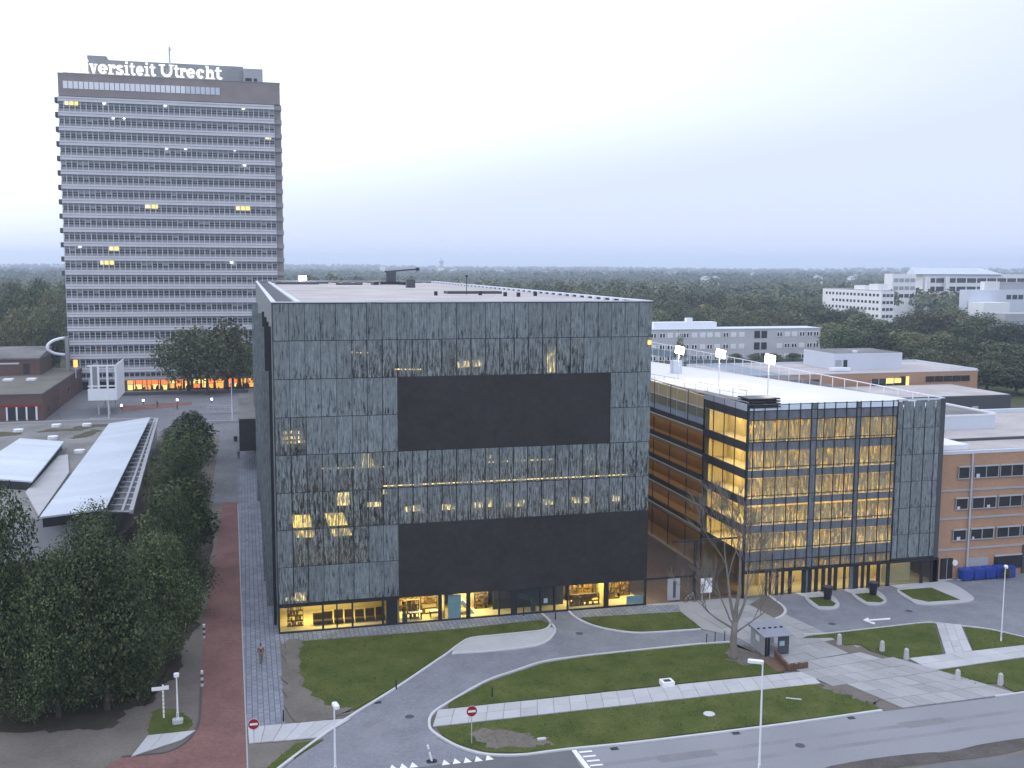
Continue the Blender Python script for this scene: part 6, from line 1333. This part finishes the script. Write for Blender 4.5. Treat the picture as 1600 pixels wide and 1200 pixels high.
lamp_post(lt[2][0], lt[2][1], lt[2][2], 'thin pale lamp post on the lawn near the right edge', .5, (-.5,-.8), thick=.06)
lamp_post(lt[3][0], lt[3][1], lt[3][2], 'slim pale lamp post on the square before the tower', .3, (-1,0), thick=.11, head=(.6,.4,.3))
lamp_post(lt[4][0], lt[4][1], lt[4][2], 'slim lamp post below the white pavilion', .3, (0,-1), thick=.09)
sl = [(-8.39,-18.47,3.92,0.29),(-9.53,-17.23,2.75,0.24)]
t = lamp_post(sl[0][0], sl[0][1], sl[0][2], 'white lamp post on a stone foot under the trees by the cycle path', .0, (0,-1), thick=.075, head=(.4,.4,.26))
mb = MB(); mb.bevbox(sl[0][0]-.4, sl[0][1]-.3, 0, sl[0][0]+.4, sl[0][1]+.3, .35, .12); part('foot', mb, M['concrete'], t)
x, y, h, _ = sl[1]; t = thing('signpost', 'white fingerpost with short arms beside the lamp post under the trees', 'signpost', (x, y, 0))
mb = MB(); mb.cyl(x, y, 0, h, .075, .07, 8)
part('post', mb, M['white'], t); mb = MB(); mb.box(x-.85, y-.04, h-.42, x-.06, y+.04, h-.14); part('finger_board', mb, M['white'], t); mb = MB(); mb.box(x+.05, y-.05, h-.4, x+.45, y+.05, h-.1); part('finger_board', mb, M['white'], t)
mb = MB()
for k in range(7): mb.tube([(x,y,.4+k*.32),(x,y,.46+k*.32)], .08, 8)
part('stripes', mb, M['grey'], t)
# no-entry signs
def no_entry(x, y, h, label):
    t = thing('no_entry_sign', label, 'road sign', (x, y, 0), 'no entry signs'); mb = MB(); mb.cyl(x, y, 0, h+.3, .035, .035, 8); part('post', mb, M['steel'], t)
    mb = MB(); mb.tube([(x,y-.055,h),(x,y-.035,h)], .40, 24); part('disc', mb, M['red'], t); mb = MB(); mb.tube([(x,y-.034,h),(x,y-.028,h)], .425, 24); part('rim', mb, M['white'], t)
    mb = MB(); mb.box(x-.29, y-.062, h-.085, x+.29, y-.056, h+.085); part('bar', mb, M['white'], t)
ne = [(13.32,-27.55,2.63,0.5),(-2.61,-23.42,1.51,0.47)]
no_entry(ne[0][0], ne[0][1], ne[0][2], 'round red no entry sign on the lawn between road and slab path'); no_entry(ne[1][0], ne[1][1], ne[1][2], 'round red no entry sign at the end of the blue-grey pavement')
# striped posts along the cycle path
sp3 = [(-7.18,15.84,1.24,0.41),(-7.06,0.63,1.47,0.35),(-6.81,-11.35,1.54,0.32)]
for (x, y, h, _), lb in zip(sp3, ('furthest of three black and white striped posts on the cycle path edge', 'middle one of three black and white striped posts on the cycle path edge', 'nearest of three black and white striped posts on the cycle path edge')):
    t = thing('striped_post', lb, 'bollard', (x, y, 0), 'striped posts along the cycle path'); n = 5; h = min(h, 1.35)
    for k in range(n): mb = MB(); mb.cyl(x, y, h*k/n, h*(k+1)/n-.005, .12, .12, 10); part('band', mb, M['kerb'] if k % 2 == 0 else M['darkgrey'], t)
    mb = MB(); mb.cyl(x, y, h-.005, h+.05, .12, .08, 10); part('cap', mb, M['white'], t)
# concrete posts at the slab way
cb = [(52,-15.43,0.77,0.49),(54.93,-18.03,0.82,0.48),(55.98,-20.26,0.86,0.41),(57.24,-25.8,0.88,0.45),(60.32,-27.41,0.81,0.46)]
for (x, y, h, _), lb in zip(cb, ('concrete post at the lawn edge nearest to the shelter', 'concrete post second from the shelter along the lawn edge', 'concrete post at the corner where the slab path meets the big slabs', 'concrete post left of two on the lower right lawn', 'stout concrete post right of two on the lower right lawn')):
    t = thing('concrete_post', lb, 'bollard', (x, y, 0), 'concrete posts beside the big slabs'); mb = MB(); mb.cyl(x, y, 0, .95, .27, .20, 8); part('shaft', mb, M['concrete'], t); mb = MB(); mb.cyl(x, y, .95, 1.05, .20, .11, 8); part('cap', mb, M['concrete'], t)
# leaning white marker post in the junction
x, y = (9.93,-29.56); t = thing('marker_post', 'white marker post leaning in the mouth of the access road', 'bollard', (x, y, 0))
mb = MB(); mb.tube([(x,y,0),(x-.32,y,1.3)], .075, 8); part('post', mb, M['white'], t); mb = MB(); mb.tube([(x-.20,y,.8),(x-.25,y,1.0)], .08, 8); part('reflector', mb, M['grey'], t); mb = MB(); mb.bevbox(x-.4, y-.25, 0, x+.35, y+.25, .07, .1); part('foot', mb, M['darkmetal'], t)
for (x, y), lb in zip([(9.24,-15.96),(16.8,-19.58),(-2.59,-21.3),(-0.31,-20.09),(27.56,-2.25),(24.68,-0.34)], ('short dark post at the kerb of the big left lawn', 'short dark post in the lawn beside the access road bend', 'short dark post at the start of the slab path', 'short dark post at the lower end of the blue-grey pavement', 'short dark post at the kerb tip near the entrance', 'short dark post by the white kerb before the library entrance')):
    t = thing('short_post', lb, 'post', (x, y, 0), 'short dark posts'); mb = MB(); mb.cyl(x, y, 0, .85, .07, .06, 8); part('shaft', mb, M['darkmetal'], t); mb = MB(); mb.cyl(x, y, .85, .95, .075, .04, 8); part('cap', mb, M['darkgrey'], t)
# white concrete well ring and manhole covers in the lawn
x, y = (32,-20.8); t = thing('well_box', 'white concrete box with a dark opening at the lawn edge', 'well box', (x, y, 0)); mb = MB(); mb.bevbox(x-.55, y-.5, 0, x+.55, y+.5, .5, .06); part('body', mb, M['white'], t); mb = MB(); mb.box(x-.3, y-.25, .5, x+.3, y+.25, .515); part('opening', mb, M['darkmetal'], t)
for (x, y), lb in zip([(33.05,-27.02),(18.63,-28.19),(41.22,-26.06)], ('round pale cover in the roadside lawn', 'pale stone in the worn earth near the no entry sign', 'small pale lath lying on the roadside lawn')):
    mb = MB(); (mb.cyl(x, y, .08, .13, .5, .45, 12) if 'round' in lb else mb.bevbox(x-.35, y-.16, .08, x+.35, y+.12, .2, .08) if 'stone' in lb else mb.tube([(x-.6,y+.3,.13),(x+.5,y-.3,.13)], .06, 5)); single(('manhole_cover', 'stone', 'lath')[('round' in lb, 'stone' in lb, 'lath' in lb).index(True)], mb, M['kerb'], lb, ('cover', 'stone', 'lath')[('round' in lb, 'stone' in lb, 'lath' in lb).index(True)], (x, y, .08))
# litter bins on the islands
for (x, y), lb in zip([(58.12,-3.25),(63.85,-3.04)], ('dark tapered litter bin on the left traffic island', 'dark tapered litter bin on the middle traffic island')):
    t = thing('litter_bin', lb, 'litter bin', (x, y, .1), 'litter bins on the traffic islands'); mb = MB(); mb.cyl(x, y, .1, 1.5, .36, .50, 14); part('body', mb, M['darkmetal'], t); mb = MB(); mb.cyl(x, y, 1.5, 1.58, .53, .53, 14); part('rim', mb, M['darkgrey'], t)
# bicycle shelter with low walls
sx = [(44.46,-14.47),(44.4,-16.8),(47.02,-15.43)]
x0, y0 = sx[1]; t = thing('kiosk_shelter', 'small grey kiosk with a pale blue-grey roof beside the bare tree', 'kiosk', (x0, y0, 0), None, RAD(-2))
mb = MB(); mb.box(x0-.9, y0+.2, 0, x0-.78, y0+3.2, 1.9); mb.box(x0-.78, y0+3.08, 0, x0+1.5, y0+3.2, 1.9); part('wall', mb, M['grey'], t)
mb = MB(); mb.box(x0-.97, y0+1.3, 1.05, x0-.91, y0+2.0, 1.6); part('window', mb, M['whitemetal'], t)
mb = MB(); mb.box(x0+.5, y0+.3, 0, x0+1.6, y0+.4, 1.8); part('front_panel', mb, M['darkgrey'], t); mb = MB(); mb.box(x0+.6, y0+.22, .9, x0+1.1, y0+.29, 1.35); part('notice', mb, M['bluegrey'], t)
mb = MB(); mb.box(x0-.9, y0+.1, 0, x0-.72, y0+.19, 1.95); mb.box(x0-.5, y0+.3, 0, x0-.35, y0+.45, 1.9); part('post', mb, M['darkmetal'], t)
for k in range(4):
    mb = MB(); a = x0-1.15; y_ = y0-.1+k*.9; mb.add([(a,y_,1.98+.05*k),(a+3.0,y_,1.98+.05*k),(a+3.0,y_+.88,2.04+.05*k),(a,y_+.88,2.04+.05*k),(a,y_,1.92),(a+3.0,y_,1.92),(a+3.0,y_+.88,1.92),(a,y_+.88,1.92)], [(0,1,2,3),(7,6,5,4),(4,5,1,0),(5,6,2,1),(6,7,3,2),(7,4,0,3)]); part('roof_sheet', mb, M['shelter'], t)
mb = MB()
for k in range(5): mb.box(x0-.95+k*.58, y0+1.72, 2.1, x0-.7+k*.58, y0+1.83, 2.2)
part('roof_clips', mb, M['darkmetal'], t)
wq = [(44.46,-16.82),(43.84,-20.3),(45.88,-20.19),(44.32,-17.44),(43.82,-19.99)]
t = thing('low_timber_wall', 'low brown timber wall in an angle beside the kiosk', 'low wall', (wq[1][0], wq[1][1], 0))
def plank_wall(a, b, n):
    d = Vector((b[0]-a[0], b[1]-a[1])); 
    for k in range(n):
        p, q = lerp(a, b, k/n+.01), lerp(a, b, (k+1)/n-.01); mb = MB(); mb.strip([p, q], .22, 0, .62+rnd.uniform(-.04,.05)); part('plank', mb, M['brownwood'], t)
plank_wall(wq[0], wq[1], 9); plank_wall(wq[1], wq[2], 8)
mb = MB(); mb.sheet([(42.64,-17.67),(44.36,-17.12),(43.91,-20.17),(42.72,-20.49)], .12); struct('bare_earth', mb, M['brownwood'])
# blue wheeled containers
cp = [(77.62,-0.28),(79.2,-0.15),(80.96,0.21),(82.59,0.47)]
CL = ['leftmost of four big blue waste containers beside the brick office', 'second from left of four big blue waste containers', 'third from left of four big blue waste containers', 'rightmost of four big blue waste containers beside the brick office']
for i, lb in enumerate(CL):
    x = 76.95+i*1.52; y = -1.0; t = thing('waste_container', lb, 'waste container', (x+.7, y+.5, 0), 'blue waste containers'); mb = MB()
    mb.add([(x+.08,y+.05,.18),(x+1.34,y+.05,.18),(x+1.34,y+.95,.18),(x+.08,y+.95,.18),(x,y,1.15),(x+1.42,y,1.15),(x+1.42,y+1.0,1.15),(x,y+1.0,1.15)], [(3,2,1,0),(0,1,5,4),(1,2,6,5),(2,3,7,6),(3,0,4,7),(4,5,6,7)]); part('body', mb, M['blue'], t)
    mb = MB()
    for k in range(4): mb.box(x+.2+k*.3, y-.03, .35, x+.28+k*.3, y+.02, 1.1)
    part('ribs', mb, M['blue'], t)
    mb = MB(); pr = [(x-.04,1.15),(x+1.46,1.15),(x+1.46,1.25),(x+1.3,1.42),(x+.12,1.42),(x-.04,1.25)]; mb.vprism(pr, y-.06, y+1.05); part('lid', mb, M['blue'], t)
    for a in (.2, 1.2):
        for b in (.2, .8): mb = MB(); mb.tube([(x+a-.04,y+b,.1),(x+a+.04,y+b,.1)], .1, 8); part('wheel', mb, M['darkmetal'], t)
x, y = 83.6, -.6; t = thing('blue_bin', 'small blue bin standing apart at the brick office window', 'waste container', (x, y, 0)); mb = MB(); mb.bevbox(x-.5, y-.4, .12, x+.5, y+.4, 1.2, .06); part('body', mb, M['blue'], t); mb = MB(); mb.box(x-.54, y-.45, 1.2, x+.54, y+.44, 1.32); part('lid', mb, M['blue'], t)
for a in (-.35, .35): mb = MB(); mb.tube([(x+a-.03,y,.1),(x+a+.03,y,.1)], .1, 8); part('wheel', mb, M['darkmetal'], t)
x, y = 82.4, -1.5; tree(x, y, 1.7, 1.3, MIDO, 'small yellow-green shrub between the blue containers', None, 'shrub', 'shrub')
# bollard lamps on the square before the tower
for (x, y), lb in zip([(-28.2,179.39),(-19.85,178.86),(-11.25,178.3),(-32.53,170.56)], ('glowing bollard lamp left on the square before the tower', 'glowing bollard lamp in the middle of the square before the tower', 'glowing bollard lamp right under the olive trees', 'glowing bollard lamp near the white pavilion')):
    t = thing('bollard_lamp', lb, 'lamp', (x, y, 0), 'bollard lamps on the square'); mb = MB(); mb.cyl(x, y, 0, .85, .1, .1, 8); part('post', mb, M['darkmetal'], t); mb = MB(); mb.cyl(x, y, .85, 1.3, .24, .2, 10); part('lamp', mb, M['lampsmall'], t)
# low walls and railings of the square
for q in ([(-12.29,157.02),(-1.85,158.1)], [(-12.07,142.4),(-1.66,142.08)]): mb = MB(); mb.strip(q, .5, 0, .6); struct('low_wall', mb, M['grey'])
for q, lb in (([(-36.8,147.86),(-33,149)], 'grey tube railing at the far end of the low hall'), ([(-11.83,166.06),(-6.13,164.82)], 'pale tube railing before the tower square')):
    (xa_, ya_), (xb_, yb_) = q; t = thing('railing', lb, 'railing', (xa_, ya_, 0)); mb = MB(); mb.tube([(xa_,ya_,1.1),(xb_,yb_,1.1)], .06, 5); mb.tube([(xa_,ya_,.6),(xb_,yb_,.6)], .04, 5); part('rail', mb, M['steel'], t)
    for k in range(5): u, v = lerp(q[0], q[1], k/4); mb = MB(); mb.cyl(u, v, 0, 1.1, .06, .06, 6); part('post', mb, M['steel'], t)
x, y = (-4.89,116.04); t = thing('litter_bin', 'small dark litter bin near the black side box of the library', 'litter bin', (x, y, 0)); mb = MB(); mb.cyl(x, y, .2, 1.1, .35, .38, 10); part('body', mb, M['darkmetal'], t); mb = MB(); mb.cyl(x, y, 0, .2, .12, .12, 6); part('foot', mb, M['darkgrey'], t)
# ------------------------------------------------------------------ people
def person(x, y, rz, label, top, legs, hair, h=1.72, g='people walking on the pavement and square'):
    t = thing('person', label, 'person', (x, y, 0), g, rz); s = h/1.75
    def skin(name, V, E_, Rr, mat, root=0):
        me = bpy.data.meshes.new(name); me.from_pydata([tuple(c*s for c in v) for v in V], E_, []); o = bpy.data.objects.new(name, me); COL.objects.link(o); o.parent = t; me.materials.append(mat)
        m = o.modifiers.new('skin', 'SKIN'); sk = me.skin_vertices[0].data
        for i, r_ in enumerate(Rr): sk[i].radius = (r_*s, r_*s)
        sk[root].use_root = True; m.use_smooth_shade = True; u = o.modifiers.new('sub', 'SUBSURF'); u.levels = 1; u.render_levels = 1
    B = [(0,0,.95),(0,0,1.15),(0,.01,1.38),(0,0,1.50),(0,-.02,1.60),(0,-.02,1.70),(-.10,.0,.88),(-.10,-.10,.48),(-.10,-.02,.08),(-.10,-.16,.04),(.10,0,.88),(.10,.06,.48),(.10,.26,.10),(.10,.14,.04),(-.20,0,1.40),(-.25,.08,1.14),(-.24,.02,.92),(-.23,-.02,.82),(.20,0,1.40),(.25,-.06,1.14),(.24,-.14,.93),(.23,-.17,.84)]
    Ee = [(0,1),(1,2),(2,3),(3,4),(4,5),(0,6),(6,7),(7,8),(8,9),(0,10),(10,11),(11,12),(12,13),(2,14),(14,15),(15,16),(16,17),(2,18),(18,19),(19,20),(20,21)]
    Rr = [.12,.115,.13,.055,.085,.075,.08,.055,.04,.035,.08,.055,.04,.035,.055,.042,.032,.035,.055,.042,.032,.035]
    skin('body', B, Ee, Rr, M['skin'])
    skin('jacket', [(0,0,.90),(0,0,1.15),(0,.01,1.40),(-.20,0,1.40),(-.25,.08,1.14),(-.24,.03,.96),(.20,0,1.40),(.25,-.06,1.14),(.24,-.13,.97)], [(0,1),(1,2),(2,3),(3,4),(4,5),(2,6),(6,7),(7,8)], [.145,.135,.145,.07,.056,.046,.07,.056,.046], top)
    skin('trousers', [(0,0,.94),(-.10,0,.86),(-.10,-.10,.48),(-.10,-.02,.10),(.10,0,.86),(.10,.06,.48),(.10,.26,.12)], [(0,1),(1,2),(2,3),(0,4),(4,5),(5,6)], [.135,.092,.068,.054,.092,.068,.054], legs)
    skin('hair', [(0,.01,1.66),(0,.02,1.74),(0,.06,1.60)], [(0,1),(0,2)], [.092,.07,.06], hair)
    for sx_, yy in ((-.10,-.10),(.10,.20)): mb = MB(); mb.bevbox((sx_-.05)*s, (yy-.12)*s, 0, (sx_+.05)*s, (yy+.12)*s, .08*s, .03); o = bpy.data.objects.new('shoe', mb.mesh('shoe', M['darkmetal'])); COL.objects.link(o); o.parent = t
pp = [(-1.83,-7.2),(-4.18,96.31),(-24.32,173.58),(-19.2,167.66)]
person(*pp[0], .1, 'person in a rust brown jacket and khaki trousers walking on the blue-grey pavement', M['rust'], M['khaki'], M['hair'], 1.78)
person(*pp[1], 2.9, 'person in dark clothes below the black side box of the library', M['navy'], M['navy'], M['hair'])
person(*pp[2], 1.2, 'person in dark clothes on the red path before the tower, left of two', M['navy'], M['navy'], M['hair'])
person(*pp[3], -1.2, 'person in brown clothes before the tower, right of two', M['rust'], M['navy'], M['hair'])
# ------------------------------------------------------------------ air
m, t_ = newmat('haze'); o_ = N(t_, 'ShaderNodeOutputMaterial'); pv = N(t_, 'ShaderNodeVolumePrincipled'); pv.inputs['Color'].default_value = (.72, .84, 1, 1); pv.inputs['Density'].default_value = HAZE; pv.inputs['Anisotropy'].default_value = .2
t_.links.new(pv.outputs[0], o_.inputs['Volume'])
mb = MB(); mb.box(-8800, -8800, -1.4, 8800, 8800, 112); struct('haze', mb, m, 'stuff')
